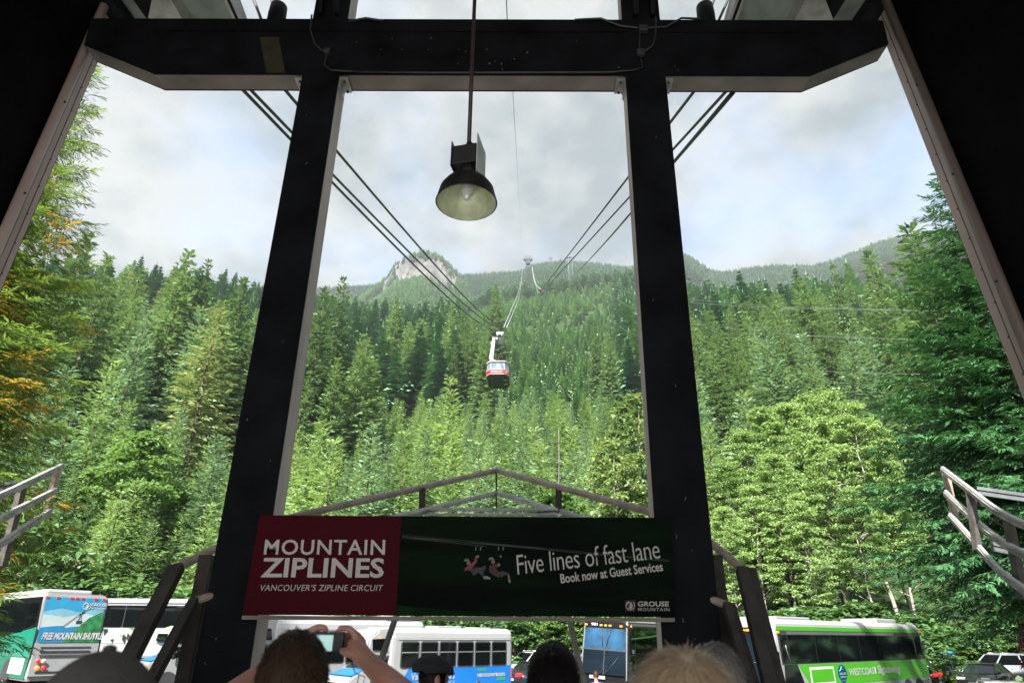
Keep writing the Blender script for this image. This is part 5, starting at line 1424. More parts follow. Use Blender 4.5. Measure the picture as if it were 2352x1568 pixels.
car('white car with a wide windscreen below the silver estate car', 'sedan', (.52, .53, .53), (24.9, 33.6, 0), 240, extra='bright')
car('beige car lowest in the row at the lower right', 'sedan', (.40, .39, .36), (16.6, 24.6, 0), 246, extra='bright')

# ------------------------------------------------------------------ cables, towers, cabin
steel_rope = mat('steel_rope', (0.035, 0.036, 0.036), 0.5, 0.3)
bright_rope = mat('bright_rope', (0.24, 0.25, 0.245), 0.45, 0.3)
def rope(pts, r, label, m=steel_rope, smooth=True, name='cable', group=None):
    p = [P(*q) for q in pts]
    if smooth and len(p) > 2:
        sm = []
        for i in range(len(p) - 1):
            a, b, c, d = p[max(i - 1, 0)], p[i], p[i + 1], p[min(i + 2, len(p) - 1)]
            for t in np.linspace(0, 1, 6, endpoint=False):
                sm.append(0.5 * ((2 * b) + (c - a) * t + (2 * a - 5 * b + 4 * c - d) * t * t + (3 * b - a - 3 * c + d) * t ** 3))
        p = sm + [p[-1]]
    b = MB(); b.tube(p, r, 6); o = b.build(name, m)
    return tag(o, label, 'cable', group)
GY = 97.0
gd = 'left carrying cables'
def Lr(x0, x1, y1, lab, r):
    # near end passes behind the cross beam to the saddle, far end at the cabin carriage
    a = P(x0, 213, 9.0); b = P(x1, y1, GY)
    rope([(x0 + 30, 10, 9.3), (x0 + 12, 120, 9.05), (x0, 213, 9.0)], r, lab + ', short end above the beam', group='cable ends above the beam') if False else None
    pts = [a.lerp(b, t) - Vector((0, 0, 4 * 0.9 * t * (1 - t))) for t in np.linspace(0, 1, 30)]
    up = a + (a - pts[1]).normalized() * 0.4
    m = MB(); m.tube([up] + pts, [r] + [r * (1 + 1.1 * t) for t in np.linspace(0, 1, 30)], 6); o = m.build('cable', steel_rope); tag(o, lab, 'cable')
Lr(564, 1133, 757, 'lowest of the three dark cables running down to the cabin', 0.034)
Lr(582, 1147, 752, 'middle dark cable of the three running down to the cabin', 0.032)
Lr(660, 1150, 747, 'uppermost of the three dark cables running down to the cabin', 0.032)
def thin_up(x0, y0, x1, y1, lab):
    a, b = P(x0, y0, 9.2), P(x1, y1, 9.2); d = b - a
    m = MB(); m.tube([a - d * .6, b + d * 1.2], .03, 6); tag(m.build('cable', steel_rope), lab, 'cable')
thin_up(583, 0, 600, 45, 'short dark cable above the beam at the edge of the left canopy')
thin_up(623, 0, 640, 45, 'short dark cable crossing the left rope saddle above the beam')
thin_up(1640, 0, 1624, 45, 'short dark cable crossing the right rope saddle above the beam')
thin_up(1672, 0, 1652, 45, 'short dark cable above the beam at the edge of the right canopy')
CY = 330.0
def z5(x, y): return ((2000 + x / 3.92) * .57422, (980 + y / 3.92) * .57422)
def Rr(x0, far, lab, r):
    a = P(x0, 213, 9.0); b = P(*far, CY); n = 60
    pts = [a.lerp(b, t) for t in np.linspace(0, 1, n)]
    up = a + (a - pts[1]).normalized() * 0.4
    m = MB(); m.tube([up] + pts, [r] + [r * (1 + 4.5 * t) for t in np.linspace(0, 1, n)], 6); tag(m.build('cable', steel_rope), lab, 'cable')
Rr(1592, z5(660, 692), 'uppermost dark cable rising on the right to the far carriage', .034)
Rr(1665, z5(700, 700), 'middle dark cable on the right rising to the far carriage', .034)
s5 = lambda l, y0, y1: [(*z5(a, b), y0 + (y1 - y0) * i / (len(l) - 1)) for i, (a, b) in enumerate(l)]
rope([(1683, 213, 9.0), (1548, 372, 14), (1384.5, 563, 40), (1330, 621, 95)] + s5([(1000, 632), (850, 735), (770, 756), (690, 740), (655, 705)], 170, 330), .05, 'sagging haul rope on the right dipping below the far carriage')
T1Y, T2Y, T3Y = 560.0, 470.0, 1380.0
for k, l in enumerate(([(650, 700), (600, 672), (560, 620), (530, 540), (510, 430), (503, 340)], [(690, 735), (625, 675), (580, 630), (548, 560), (522, 440), (510, 340)], [(625, 760), (600, 745), (575, 690), (552, 600), (520, 460), (508, 350)])):
    rope(s5(l, CY, T1Y), .15, ('thin bright rope curving from the far carriage up to the left tower', 'second bright rope beside it, nearer the right from far carriage to tower', 'slack bright rope hanging lowest between far carriage and tower')[k], bright_rope)
for k, l in enumerate(([(60, 1290), (200, 960), (280, 760), (330, 560), (350, 430), (358, 345)], [(105, 1295), (230, 1000), (290, 840), (330, 620), (345, 480), (362, 350)])):
    rope(s5(l, GY + 1, T1Y), .085, ('left bright rope sweeping from the cabin up to the tower', 'right bright rope sweeping from the cabin up to the tower')[k], bright_rope)
rope([(1158, -80, 12), (1163, 0, 16), (1165, 45, 19), (1178, 213, 40), (1189, 400, 130), (1200, 596, T1Y)], .02, 'very thin wire rising straight over the beam from the left tower', steel_rope, False)
b_ = bpy.context.scene.objects[-1]
zr = lambda x, y: ((2732 + x * .5804) * .57422, (910 + y * .5804) * .57422)
for k, l in enumerate((([z5(1170, 215), z5(1360, 390), z5(1540, 510), z5(1800, 625), z5(2120, 712)], [zr(20, 490), zr(600, 540), zr(1100, 556), zr(1560, 570), zr(1900, 575)]),
                       ([z5(1170, 300), z5(1330, 440), z5(1540, 575), z5(1800, 680), z5(2125, 762)], [zr(20, 512), zr(600, 550), zr(1100, 564), zr(1560, 574), zr(1900, 580)]),
                       ([z5(1180, 320), z5(1380, 520), z5(1600, 720), z5(1850, 860), z5(2140, 1003)], [zr(45, 655), zr(300, 690), zr(750, 738), zr(1400, 766), zr(1900, 780)]),
                       ([z5(1180, 500), z5(1380, 830), z5(1550, 1010), z5(1850, 1252), z5(2100, 1400)], [zr(60, 860), zr(600, 955), zr(1000, 990), zr(1400, 1005), zr(1900, 1015)]))):
    A = [(*q, T2Y - (T2Y - 210) * i / 4) for i, q in enumerate(l[0])]; B = [(*q, 190 - 150 * i / 4) for i, q in enumerate(l[1])]
    rope(A + B, .028, ('highest pale wire sagging from the right tower across the right slope', 'pale wire just under the highest one across the right slope', 'pale wire third from the top sagging behind the right column', 'lowest faint wire sagging behind the right column')[k], bright_rope)

tsteel = mat('tower_steel', (0.035, 0.042, 0.048), 0.7, 0.0)
def tower(label, top_px, Y, arm_px, foot_px, dark=tsteel, low=None):
    t = P(*top_px, Y); a = (P(top_px[0] + arm_px / 2, top_px[1], Y) - t).length * 2
    ft = P(*foot_px, Y); hgt = t.z - ft.z
    o = empty('cable_tower', (t.x, Y, ft.z - 6), 0, label, 'tower')
    H = hgt + 6
    w0, w1 = a * .36, a * .22; r = a * .011
    m = MB()
    for sx in (-1, 1):
        for sy in (-1, 1): m.tube([(sx * w0, sy * w0, 0), (sx * w1, sy * w1, H * .93)], r * 1.6, 5)
    m.build('leg', dark, o)
    m = MB(); n = 9
    for k in range(n):
        z0, z1 = H * .93 * k / n, H * .93 * (k + 1) / n; q0 = w0 + (w1 - w0) * k / n; q1 = w0 + (w1 - w0) * (k + 1) / n
        for sy in (-1, 1):
            m.tube([(-q0, sy * q0, z0), (q1, sy * q1, z1)], r, 4); m.tube([(q0, sy * q0, z0), (-q1, sy * q1, z1)], r, 4); m.tube([(-q1, sy * q1, z1), (q1, sy * q1, z1)], r, 4)
            m.tube([(sy * q0, -q0, z0), (sy * q1, q1, z1)], r, 4)
    m.build('lattice', dark, o)
    zc = H - a * .42
    m = MB(); m.box((0, 0, zc), (a, a * .3, a * .07)); m.box((-a * .28, 0, zc - a * .09), (a * .16, a * .4, a * .1)); m.box((a * .28, 0, zc - a * .09), (a * .16, a * .4, a * .1)); m.build('crossarm', dark, o)
    m = MB(); m.tube([(-a / 2, 0, H), (a / 2, 0, H)], r * 1.3, 5)
    for k in range(6):
        x0 = -a / 2 + a * k / 6
        m.tube([(x0 * .9, 0, H), ((x0 + a / 12) * .75, 0, zc)], r, 4); m.tube([((x0 + a / 6) * .9, 0, H), ((x0 + a / 12) * .75, 0, zc)], r, 4)
    m.build('top_gantry', dark, o)
    m = MB(); m.box((0, 0, zc - a * .35), (a * .4, a * .4, a * .5)); m.build('machine_deck', dark, o) if low else m.bm.free()
    return o
tower('dark lattice cable tower left of centre where the ropes meet', z5(438, 176), T1Y, 21, z5(428, 640), low=True)
tower('tall pale lattice tower on the right part of the lane', z5(1097, 148), T2Y, 17, z5(1105, 500), mat('pale_tower_steel', (0.13, 0.15, 0.16), .6))
tower('tiny far cable tower standing on the ridge', z5(793, 186), T3Y, 9, z5(795, 330))
# far carriage on the right ropes
q = P(*z5(668, 728), CY)
m = MB(); m.box(q, (1.5, 1.5, 1.5), bev=.2); m.box(q + Vector((-.5, 0, 1.0)), (1.9, 2, .5), bev=.12); m.box(q + Vector((.2, 0, -1.0)), (.8, 1.0, 1.0), bev=.12)
tag(m.build('rope_carrier', mat('rust_carrier', (.07, .035, .025), .7)), 'small rust brown rope carrier hanging on the right cables', 'rope carrier')

# the red cabin
gp = P(1145, 862, GY)
cab = empty('cable_car', (gp.x, GY, gp.z), R_(-2), 'red and white cable car cabin hanging from its long curved arm', 'cable car')
red = paint('cabin_red', (0.42, 0.008, 0.012)); wcab = paint('cabin_white', (0.28, 0.287, 0.29)); cg = mat('cabin_glass', (0.12, 0.16, 0.20), 0.08, 0, .3, .6, spec=1.0)
under_m = mat('cabin_underside', (0.035, 0.045, 0.038), 0.8)
W2, ch, dy = 1.80, 0.62, 3.0
def ring(k, z, kk=1.0): return [Vector((x * k, y * k, z)) for x, y in ((-W2 + ch, -dy), (W2 - ch, -dy), (W2, -dy + ch * 1.5), (W2, dy - ch * 1.5), (W2 - ch, dy), (-W2 + ch, dy), (-W2, dy - ch * 1.5), (-W2, -dy + ch * 1.5))]
z0_, z1_, z2_, z3_ = -.95, -.15, 1.18, 1.32
m = MB(); m.loft([ring(1.0, z0_), ring(1.0, z1_)]); m.build('lower_panel', red, cab)
m = MB(); m.loft([ring(.97, z1_ + .002), ring(.93, z2_)]); body_ = m.build('cabin_body', wcab, cab)
m = MB(); m.loft([ring(.90, z0_ - .28), ring(.985, z0_ - .002)]); fl_ = m.build('underside', under_m, cab)
m = MB()
for x in (-.95, .85): m.box((x, 0, z0_ - .31), (.14, dy * 1.7, .10))
for y in (-2, -1, 0, 1, 2): m.box((0, y, z0_ - .30), (2.9, .12, .05))
m.build('underside_rib', mat('rib_green', (.055, .075, .06), .7), fl_)
m = MB(); m.box((1.2, -1.2, z0_ - .32), (.5, .35, .05)); m.box((1.2, 0.6, z0_ - .32), (.5, .5, .05)); m.build('floor_hatch', mat('pale_hatch', (.35, .38, .36), .5), fl_)
m = MB(); m.loft([ring(1.0, z2_), ring(1.0, z3_), ring(.9, z3_ + .12)]); m.build('roof', mat('cabin_roof', (.55, .42, .40), .5), cab)
def side_q(i, j, a0, a1, za, zb_, mm, name, k0=.97, k1=.93, lift=.02, parent=None):
    A, B = ring(k0, z1_), ring(k1, z2_)
    def q(a, z):
        t = (z - z1_) / (z2_ - z1_); return (A[i].lerp(A[j], a)).lerp(B[i].lerp(B[j], a), t)
    n = (A[j] - A[i]).cross(Vector((0, 0, 1))).normalized()
    m = MB(); m.prism([q(a0, za) + n * lift, q(a1, za) + n * lift, q(a1, zb_) + n * lift, q(a0, zb_) + n * lift], n * -.05); return m.build(name, mm, parent or cab)
for i, j in ((0, 1), (4, 5)):
    side_q(i, j, .03, .47, .25, 1.10, cg, 'window'); side_q(i, j, .53, .97, .25, 1.10, cg, 'window'); side_q(i, j, .03, .97, -.06, .18, cg, 'window')
for i, j in ((1, 2), (3, 4), (5, 6), (7, 0)): side_q(i, j, .1, .9, .0, 1.1, cg, 'window')
for i, j in ((2, 3), (6, 7)):
    for a in range(4): side_q(i, j, .02 + a * .245, .245 + a * .245, .0, 1.1, cg, 'window')
m = MB(); m.loft([ring(1.012, z0_ - .01), ring(1.012, z0_ + .09)]); m.build('white_stripe', wcab, cab)
m = MB(); m.loft([ring(1.008, z1_ - .05), ring(1.008, z1_ + .06)]); m.build('upper_stripe', wcab, cab)
text_at('SKYRIDE', (-1.02, -dy - .03, -.66), (-.12, -dy - .03, -.66), (-1.02, -dy - .03, -.34), wcab, cab, .04)
text_at('GROUSE', (.32, -dy - .03, -.48), (.92, -dy - .03, -.48), (.32, -dy - .03, -.34), wcab, cab, .04); text_at('MOUNTAIN', (.32, -dy - .03, -.66), (.75, -dy - .03, -.66), (.32, -dy - .03, -.54), wcab, cab, .04)
ring_mark(0, 0, .2, wcab, lambda x, y: Vector((.08 + x, -dy - .03, -.5 - y))).build('emblem', wcab, cab)
n_ = (ring(1, 0)[2] - ring(1, 0)[1]).normalized(); b0 = ring(1.015, 0)[1]
m = MB(); m.prism([b0 + n_ * .1 + Vector((0, 0, -.75)), b0 + n_ * .75 + Vector((0, 0, -.75)), b0 + n_ * .75 + Vector((0, 0, -.25)), b0 + n_ * .1 + Vector((0, 0, -.25))], (.012, -.012, 0)); fg = m.build('flag_panel', wcab, cab)
m = MB(); m.ball(b0 + n_ * .43 + Vector((.02, -.02, -.5)), (.14, .05, .14), 1); m.build('leaf_mark', red, fg)
m = MB(); m.box((.25, .3, z3_ + .42), (2.1, 3.0, .34), bev=.06); m.box((.25, .3, z3_ + .16), (1.9, 2.6, .2)); m.build('roof_box', wcab, cab)
m = MB(); m.tube([(-1.5, -1.2, z3_), (-1.5, -1.2, z3_ + .5), (-.9, -1.2, z3_ + .5)], .05, 6); m.tube([(-1.2, -1.3, z3_ + .25), (1.2, -1.3, z3_ + .25)], .05, 6); m.build('roof_rail', wcab, cab)
# hanger
hx = lambda x, y: Vector(((x - 485) * .0082, 0.3, (965 - y) * .0088))
pth = [(455, 750, .42), (400, 715, .48), (350, 665, .60), (332, 610, .66), (345, 520, .60), (365, 380, .52), (380, 200, .46)]
m = MB(); secs = []
for i, (x, y, w) in enumerate(pth):
    c = hx(x, y); a, b = hx(*pth[max(i - 1, 0)][:2]), hx(*pth[min(i + 1, len(pth) - 1)][:2])
    t = (b - a).normalized(); s = t.cross(Vector((0, 1, 0))).normalized()
    secs.append([c + s * w / 2 + Vector((0, -.35, 0)), c - s * w / 2 + Vector((0, -.35, 0)), c - s * w / 2 + Vector((0, .35, 0)), c + s * w / 2 + Vector((0, .35, 0))])
m.loft(secs); m.build('hanger_arm', mat('hanger_white', (.24, .26, .285), .5), cab)
m = MB(); m.tube([hx(395, 640), hx(480, 745)], .06, 6); m.tube([hx(415, 670), hx(440, 740)], .04, 6); m.tube([hx(328, 270), hx(325, 400)], .05, 6); m.tube([hx(405, 170), hx(405, 200)], .05, 5); m.build('ladder', wcab, cab)
m = MB(); c = hx(510, 215)
m.box(c + Vector((0, 0, .25)), (1.15, 3.4, .45), bev=.08)
for k in range(5):
    for x in (-.38, .3): m.lathe([(0, -.08), (.26, -.08), (.2, 0), (.26, .08), (0, .08)], 12, c + Vector((x, -1.6 + k * .8, -.1)), 'X')
m.box(c + Vector((0, 0, -.3)), (.5, 2.2, .35), bev=.05); m.box(c + Vector((-.75, 0, -.05)), (.9, .6, .3))
m.build('carriage', mat('carriage_grey', (.42, .45, .47), .5, .2), cab)

# ------------------------------------------------------------------ people
def skin_m(n, c): return mat(n, c, 0.5, var=0.12, scale=12, bump=0.15, bscale=60)
sk1, sk2, sk3 = skin_m('skin_tan', (0.34, 0.165, 0.115)), skin_m('skin_light', (0.42, 0.22, 0.16)), skin_m('skin_ruddy', (0.40, 0.14, 0.10))
def grow(chains, blobs, voxel, smooth=2):
    """one continuous surface from limb chains [(point, radius), ...] and ellipsoid blobs (centre, radii, rotation)"""
    b = MB()
    for ch in chains:
        # densify, then capsules with generous overlap; the voxel remesh fuses them
        pts = [Vector(p) for p, _ in ch]; rs = [r for _, r in ch]
        P2, R2 = [], []
        for i in range(len(pts) - 1):
            n = max(2, int((pts[i + 1] - pts[i]).length / 0.03))
            for k in range(n):
                t = k / n; P2.append(pts[i].lerp(pts[i + 1], t)); R2.append(rs[i] + (rs[i + 1] - rs[i]) * t)
        P2.append(pts[-1]); R2.append(rs[-1])
        b.tube(P2, R2, 14)
        b.ball(P2[0], R2[0], 2); b.ball(P2[-1], R2[-1], 2)
        for p, r in zip(pts[1:-1], rs[1:-1]): b.ball(p, r * 1.0, 2)
    for c, r, rot in blobs:
        M = Matrix.Translation(c) @ rot.to_4x4() @ Matrix.Diagonal((*r, 1))
        bmesh.ops.create_icosphere(b.bm, subdivisions=3, radius=1, matrix=M)
    me = bpy.data.meshes.new('grown'); b.bm.to_mesh(me); b.bm.free()
    o = bpy.data.objects.new('grown', me); COL.objects.link(o)
    m = o.modifiers.new('r', 'REMESH'); m.mode = 'VOXEL'; m.voxel_size = voxel; m.use_smooth_shade = True
    s = o.modifiers.new('s', 'SMOOTH'); s.iterations = smooth; s.factor = 0.5
    dg = bpy.context.evaluated_depsgraph_get()
    r = bpy.data.meshes.new_from_object(o.evaluated_get(dg))
    bpy.data.objects.remove(o); bpy.data.meshes.remove(me)
    return r
def frame_of(heading, tilt=0.0):
    f = Vector((math.cos(heading), math.sin(heading), 0)); u = Vector((0, 0, 1)); s = u.cross(f)     # s: to the person's left
    M = Matrix((f, s, u)).transposed()
    return M @ Matrix.Rotation(tilt, 3, 'Y')
def strands(name, n, centre, M, radii, length, width, mt, seed, crown=(-.45, 0, .9), zmin=-.35, front=0.62, lift=0.35, droop=0.4, parent=None, jit=0.25):
    r = np.random.default_rng(seed)
    d = unit(r.normal(0, 1, (n * 3, 3)))
    ok = (d[:, 2] > zmin) & ~((d[:, 0] > front) & (d[:, 2] < 0.62)); d = d[ok][:n]
    base = d * np.array(radii)
    cr = np.array(crown) / np.linalg.norm(crown)
    t = d - cr; t = t - d * (t * d).sum(1, keepdims=True); t = unit(t)
    dr = unit(t + d * lift + np.array([0, 0, -droop]) + r.normal(0, jit, d.shape))
    s = unit(np.cross(dr, d))
    Mn = np.array(M)
    L = length * r.uniform(.5, 1.4, len(d)); W = width * r.uniform(.6, 1.4, len(d))
    V = kite(base @ Mn.T + np.array(centre), dr @ Mn.T, s @ Mn.T, L, W, 0.15)
    return quads(name, V, r.uniform(0, 1, len(d)), mt)
def hair_mat(name, c0, c1):
    m = leaf_mat(name, c0, c1, 0.10); return m
def person(label, hc, heading, floor, skin, shirt, trousers, hair=None, arms=None, voxel=0.011, hands=None, tilt=0.0, scale=1.0, extra=None):
    hc = Vector(hc)
    root = empty('person', (hc.x, hc.y, floor), 0, label, 'person')
    def rp(o): o.location = -Vector(root.location); return o
    M = frame_of(heading, tilt); Mb = frame_of(heading)
    k = scale
    neck = hc + Mb @ Vector((-.015, 0, -.125)) * k; base = hc + Mb @ Vector((-.035, 0, -.21)) * k
    sh = [base + Mb @ Vector((0, s * .185, -.055)) * k for s in (1, -1)]
    chest = base + Mb @ Vector((0, 0, -.16)) * k; waist = base + Mb @ Vector((.0, 0, -.42)) * k; hip = base + Mb @ Vector((0, 0, -.58)) * k
    fl = floor
    ch = [[(hc + M @ Vector((-.02, 0, -.06)) * k, .060 * k), (neck, .056 * k), (base, .062 * k)], [(base, .075 * k), (chest, .135 * k), (waist, .12 * k), (hip, .13 * k)]]
    ch += [[(base + Mb @ Vector((0, s * .04, -.03)) * k, .06 * k), (base + Mb @ Vector((0, s * .18, -.06)) * k, .062 * k)] for s in (1, -1)]
    arms = arms or [[sh[i], base + Mb @ Vector((-.02, s * .24, -.34)) * k, base + Mb @ Vector((.05, s * .25, -.58)) * k, base + Mb @ Vector((.07, s * .24, -.68)) * k] for i, s in ((0, 1), (1, -1))]
    for a in arms: ch.append([(a[0], .058 * k), (Vector(a[0]).lerp(Vector(a[1]), .5), .050 * k), (a[1], .042 * k), (Vector(a[1]).lerp(Vector(a[2]), .3), .043 * k), (a[2], .028 * k), (a[3], .030 * k)])
    if not hands:
        hands = []
        for a in arms:
            w = Vector(a[3]); d = (Vector(a[3]) - Vector(a[2])).normalized(); sd = Mb @ Vector((1, 0, 0))
            for j, (o_, l) in enumerate(((-.028, .075), (-.010, .085), (.010, .08), (.028, .065))):
                p0 = w + sd * o_ + d * .03; hands.append([(w, .018 * k), (p0, .012 * k), (p0 + d * l * .55 + sd * .0, .0095 * k), (p0 + d * l + sd * .01, .008 * k)])
            hands.append([(w, .016 * k), (w + sd * .04 + d * .01, .012 * k), (w + sd * .052 + d * .05, .0095 * k)])
    ch += hands
    legs = []
    for s in (1, -1):
        h0 = hip + Mb @ Vector((0, s * .09, -.02)) * k; kn = Vector((h0.x, h0.y, fl + (h0.z - fl) * .52)) + Mb @ Vector((.02, s * .01, 0)); an = Vector((h0.x, h0.y, fl + .08)) + Mb @ Vector((-.02, s * .02, 0))
        legs.append([(h0, .088 * k), (kn, .056 * k), (kn.lerp(an, .35), .054 * k), (an, .038 * k), (an + Mb @ Vector((.12, 0, -.045)), .036 * k), (an + Mb @ Vector((.18, 0, -.05)), .028 * k)])
    ch += legs
    e = M.to_4x4().to_3x3()
    bl = [(hc, (.098 * k, .077 * k, .112 * k), M), (hc + M @ Vector((.035, 0, -.055)) * k, (.062 * k, .058 * k, .075 * k), M), (hc + M @ Vector((.100, 0, -.022)) * k, (.018 * k, .014 * k, .026 * k), M), (hc + M @ Vector((.080, 0, -.082)) * k, (.02 * k, .026 * k, .012 * k), M),
          (hc + M @ Vector((.045, 0, -.11)) * k, (.035 * k, .04 * k, .03 * k), M)]
    for s in (1, -1): bl.append((hc + M @ Vector((-.008, s * .082, -.022)) * k, (.020 * k, .010 * k, .033 * k), M @ Matrix.Rotation(s * .35, 3, 'Z')))
    body = rp(link('body', grow(ch, bl, voxel), skin, root))
    for s in (1, -1):
        m = MB(); m.ball(hc + M @ Vector((.082, s * .032, .006)) * k, .0125 * k, 2); rp(m.build('eye', mat('eye_white', (.6, .6, .58), .2), root))
    m = MB(); m.tube([hc + M @ Vector((.098, -.022, -.08)) * k, hc + M @ Vector((.103, 0, -.082)) * k, hc + M @ Vector((.098, .022, -.08)) * k], .005 * k, 6); rp(m.build('mouth', mat('lips', (.25, .07, .06), .5), root))
    # clothes follow the body
    sl = [[(a[0], .072 * k), (Vector(a[0]).lerp(Vector(a[1]), .72), .062 * k)] for a in arms]
    tor = [[(base + Mb @ Vector((0, 0, -.035)) * k, .085 * k), (chest, .15 * k), (waist, .135 * k), (hip + Vector((0, 0, -.03)), .146 * k)]] + [[(base + Mb @ Vector((0, s * .03, -.035)) * k, .078 * k), (base + Mb @ Vector((0, s * .185, -.065)) * k, .076 * k)] for s in (1, -1)]
    rp(link('shirt', grow(tor + sl, [(chest, (.13 * k, .20 * k, .2 * k), Mb)], .014), shirt, root))
    tl = [[(l[0][0] + Vector((0, 0, .04)), .104 * k), (l[1][0], .074 * k), (l[3][0], .058 * k)] for l in legs] + [[(hip, .145 * k), (hip + Vector((0, 0, -.1)), .13 * k)]]
    rp(link('trousers', grow(tl, [], .016), trousers, root))
    for l in legs:
        b = MB(); b.box(l[4][0] + Vector((0, 0, -.01)), (.1, .1, .08), bev=.03) if False else b.tube([l[3][0] + Vector((0, 0, -.04)) - Mb @ Vector((.03, 0, 0)), l[5][0]], [.05, .042], 10); b.ball(l[5][0], .042, 2); rp(b.build('shoe', mat('shoe_dark', (.03, .03, .03), .6), root))
    if hair:
        R3, ln, wd2, n, hm, kw = hair
        if kw.pop('cap', True):
            hcap = MB(); hcap.ball((0, 0, 0), 1.0, 4)
            del_ = [v for v in hcap.bm.verts if v.co.z < kw.get('zmin', -.35) - .05 or (v.co.x > kw.get('front', .62) - .02 and v.co.z < .62)]
            bmesh.ops.delete(hcap.bm, geom=del_, context='VERTS')
            rj = random.Random(n)
            for v in hcap.bm.verts:
                c = v.co.copy(); g = 1 + .025 * math.sin(c.x * 9 + c.z * 5) * math.sin(c.y * 8 + 1)
                v.co = hc + M @ Vector((c.x * R3[0] * g, c.y * R3[1] * g, c.z * R3[2] * g))
            ho = rp(hcap.build('hair', hm, root))
        me = strands('hair_strands', n, hc, M, [x * 1.0 for x in R3], ln, wd2, hm, n, **kw)
        so_ = link('hair_strands', me); so_.parent = ho; so_.matrix_parent_inverse = Matrix()
    return root, M, rp
brown_h = hair_mat('brown_hair', (0.010, 0.006, 0.004), (0.085, 0.050, 0.030)); black_h = hair_mat('black_hair', (0.004, 0.003, 0.003), (0.022, 0.016, 0.014))
blond_h = hair_mat('blond_hair', (0.24, 0.155, 0.09), (0.80, 0.62, 0.42)); grey_h = hair_mat('grey_hair', (0.05, 0.045, 0.042), (0.34, 0.31, 0.29))
cloth = lambda n, c: mat(n, c, .9, var=.2, scale=20, bump=.2, bscale=120)
jeans = cloth('blue_denim', (.03, .045, .09)); khaki = cloth('khaki_cloth', (.16, .13, .09)); dkc = cloth('dark_cloth', (.02, .02, .022))
# man lifting a compact camera
YB_ = 1.95
hB = P(688, 1437, YB_) - Vector((0, 0, .138))
camP = P(751, 1474, 2.27)
elb = [P(455, 1660, 2.02), P(985, 1650, 2.08)]
wrs = [P(678, 1492, 2.24), P(838, 1512, 2.22)]
plm = [P(706, 1468, 2.27), P(818, 1484, 2.26)]
hm_ = frame_of(R_(88))
bb = hB + hm_ @ Vector((-.035, 0, -.21))
armsB = [[bb + hm_ @ Vector((0, .185, -.055)), elb[0], wrs[0], plm[0]], [bb + hm_ @ Vector((0, -.185, -.055)), elb[1], wrs[1], plm[1]]]
hands = []
def fing(l, r0=.0115, r1=.0085): hands.append([(P(*q), r0 + (r1 - r0) * i / (len(l) - 1)) for i, q in enumerate(l)])
# right hand: index over the shutter, three fingers round the front, thumb behind
fing([(822, 1478, 2.255), (816, 1456, 2.25), (802, 1442, 2.25), (783, 1441, 2.26), (777, 1449, 2.265)], .0125)
fing([(826, 1480, 2.27), (824, 1459, 2.29), (812, 1451, 2.31), (797, 1457, 2.315), (787, 1466, 2.31)], .0120)
fing([(826, 1488, 2.27), (826, 1470, 2.30), (812, 1468, 2.325), (795, 1473, 2.32)], .0115)
fing([(824, 1496, 2.26), (820, 1484, 2.295), (806, 1483, 2.315), (792, 1486, 2.31)], .0105)
fing([(826, 1500, 2.24), (812, 1503, 2.225), (797, 1500, 2.22), (786, 1493, 2.232)], .0140, .0105)
hands.append([(P(838, 1512, 2.22), .029), (P(822, 1492, 2.25), .031), (P(823, 1474, 2.26), .024)])
# left hand: fingers over the top edge
fing([(704, 1466, 2.27), (712, 1448, 2.265), (730, 1439, 2.262), (746, 1440, 2.265), (750, 1447, 2.27)], .0125)
fing([(702, 1470, 2.285), (706, 1452, 2.30), (720, 1448, 2.318), (736, 1455, 2.315)], .012)
fing([(702, 1476, 2.285), (704, 1465, 2.31), (718, 1464, 2.325), (732, 1470, 2.318)], .0115)
fing([(702, 1484, 2.28), (706, 1478, 2.31), (718, 1480, 2.318)], .0105)
fing([(706, 1490, 2.255), (716, 1496, 2.235), (728, 1492, 2.235)], .014, .0105)
hands.append([(P(678, 1492, 2.24), .028), (P(698, 1478, 2.27), .030), (P(704, 1466, 2.275), .024)])
person('man with short brown hair holding a compact camera up with both hands', hB, R_(88), FLOOR, sk1, cloth('red_shirt', (.22, .02, .025)), khaki,
       hair=((.108, .086, .128), .018, .0030, 9000, brown_h, dict(zmin=-.62, lift=.35, droop=.25)), arms=armsB, hands=hands, voxel=.0062)
cc = empty('compact_camera', camP, R_(2), 'black compact camera with a lit rear screen held up by the brown haired man', 'camera')
m = MB(); m.box((0, 0, 0), (.108, .026, .060), bev=.006); m.build('camera_body', mat('camera_black', (.010, .010, .011), .4), cc)
m = MB(); m.lathe([(0, .0), (.024, .0), (.024, .02), (.020, .022), (.020, .034), (0, .034)], 20, (-.005, .012, 0), 'Y')
for w_ in m.bm.verts: w_.co.y = .024 - (w_.co.y - .012) if w_.co.y < .012 else w_.co.y
m.build('lens', MATS['camera_black'], cc)
m = MB(); m.box((-.012, -.0136, -.002), (.066, .002, .046)); m.build('screen', mat('screen_glow', (.10, .16, .15), .2, var=.5, scale=30, emit=(.16, .26, .24, .5)), cc)
m = MB(); m.lathe([(0, 0), (.008, 0), (.008, .006), (0, .006)], 12, (.030, 0, .030)); m.build('shutter_button', chrome, cc)
s0 = P(806, 1500, 2.26) - camP
m = MB(); m.tube([s0, s0 + Vector((.006, 0, -.03)), s0 + Vector((.018, 0, -.055)), s0 + Vector((.05, 0, -.065)), s0 + Vector((.045, .0, -.09)), s0 + Vector((.028, 0, -.085)), s0 + Vector((.03, 0, -.06))], .0016, 6); m.build('wrist_strap', MATS['camera_black'], cc)

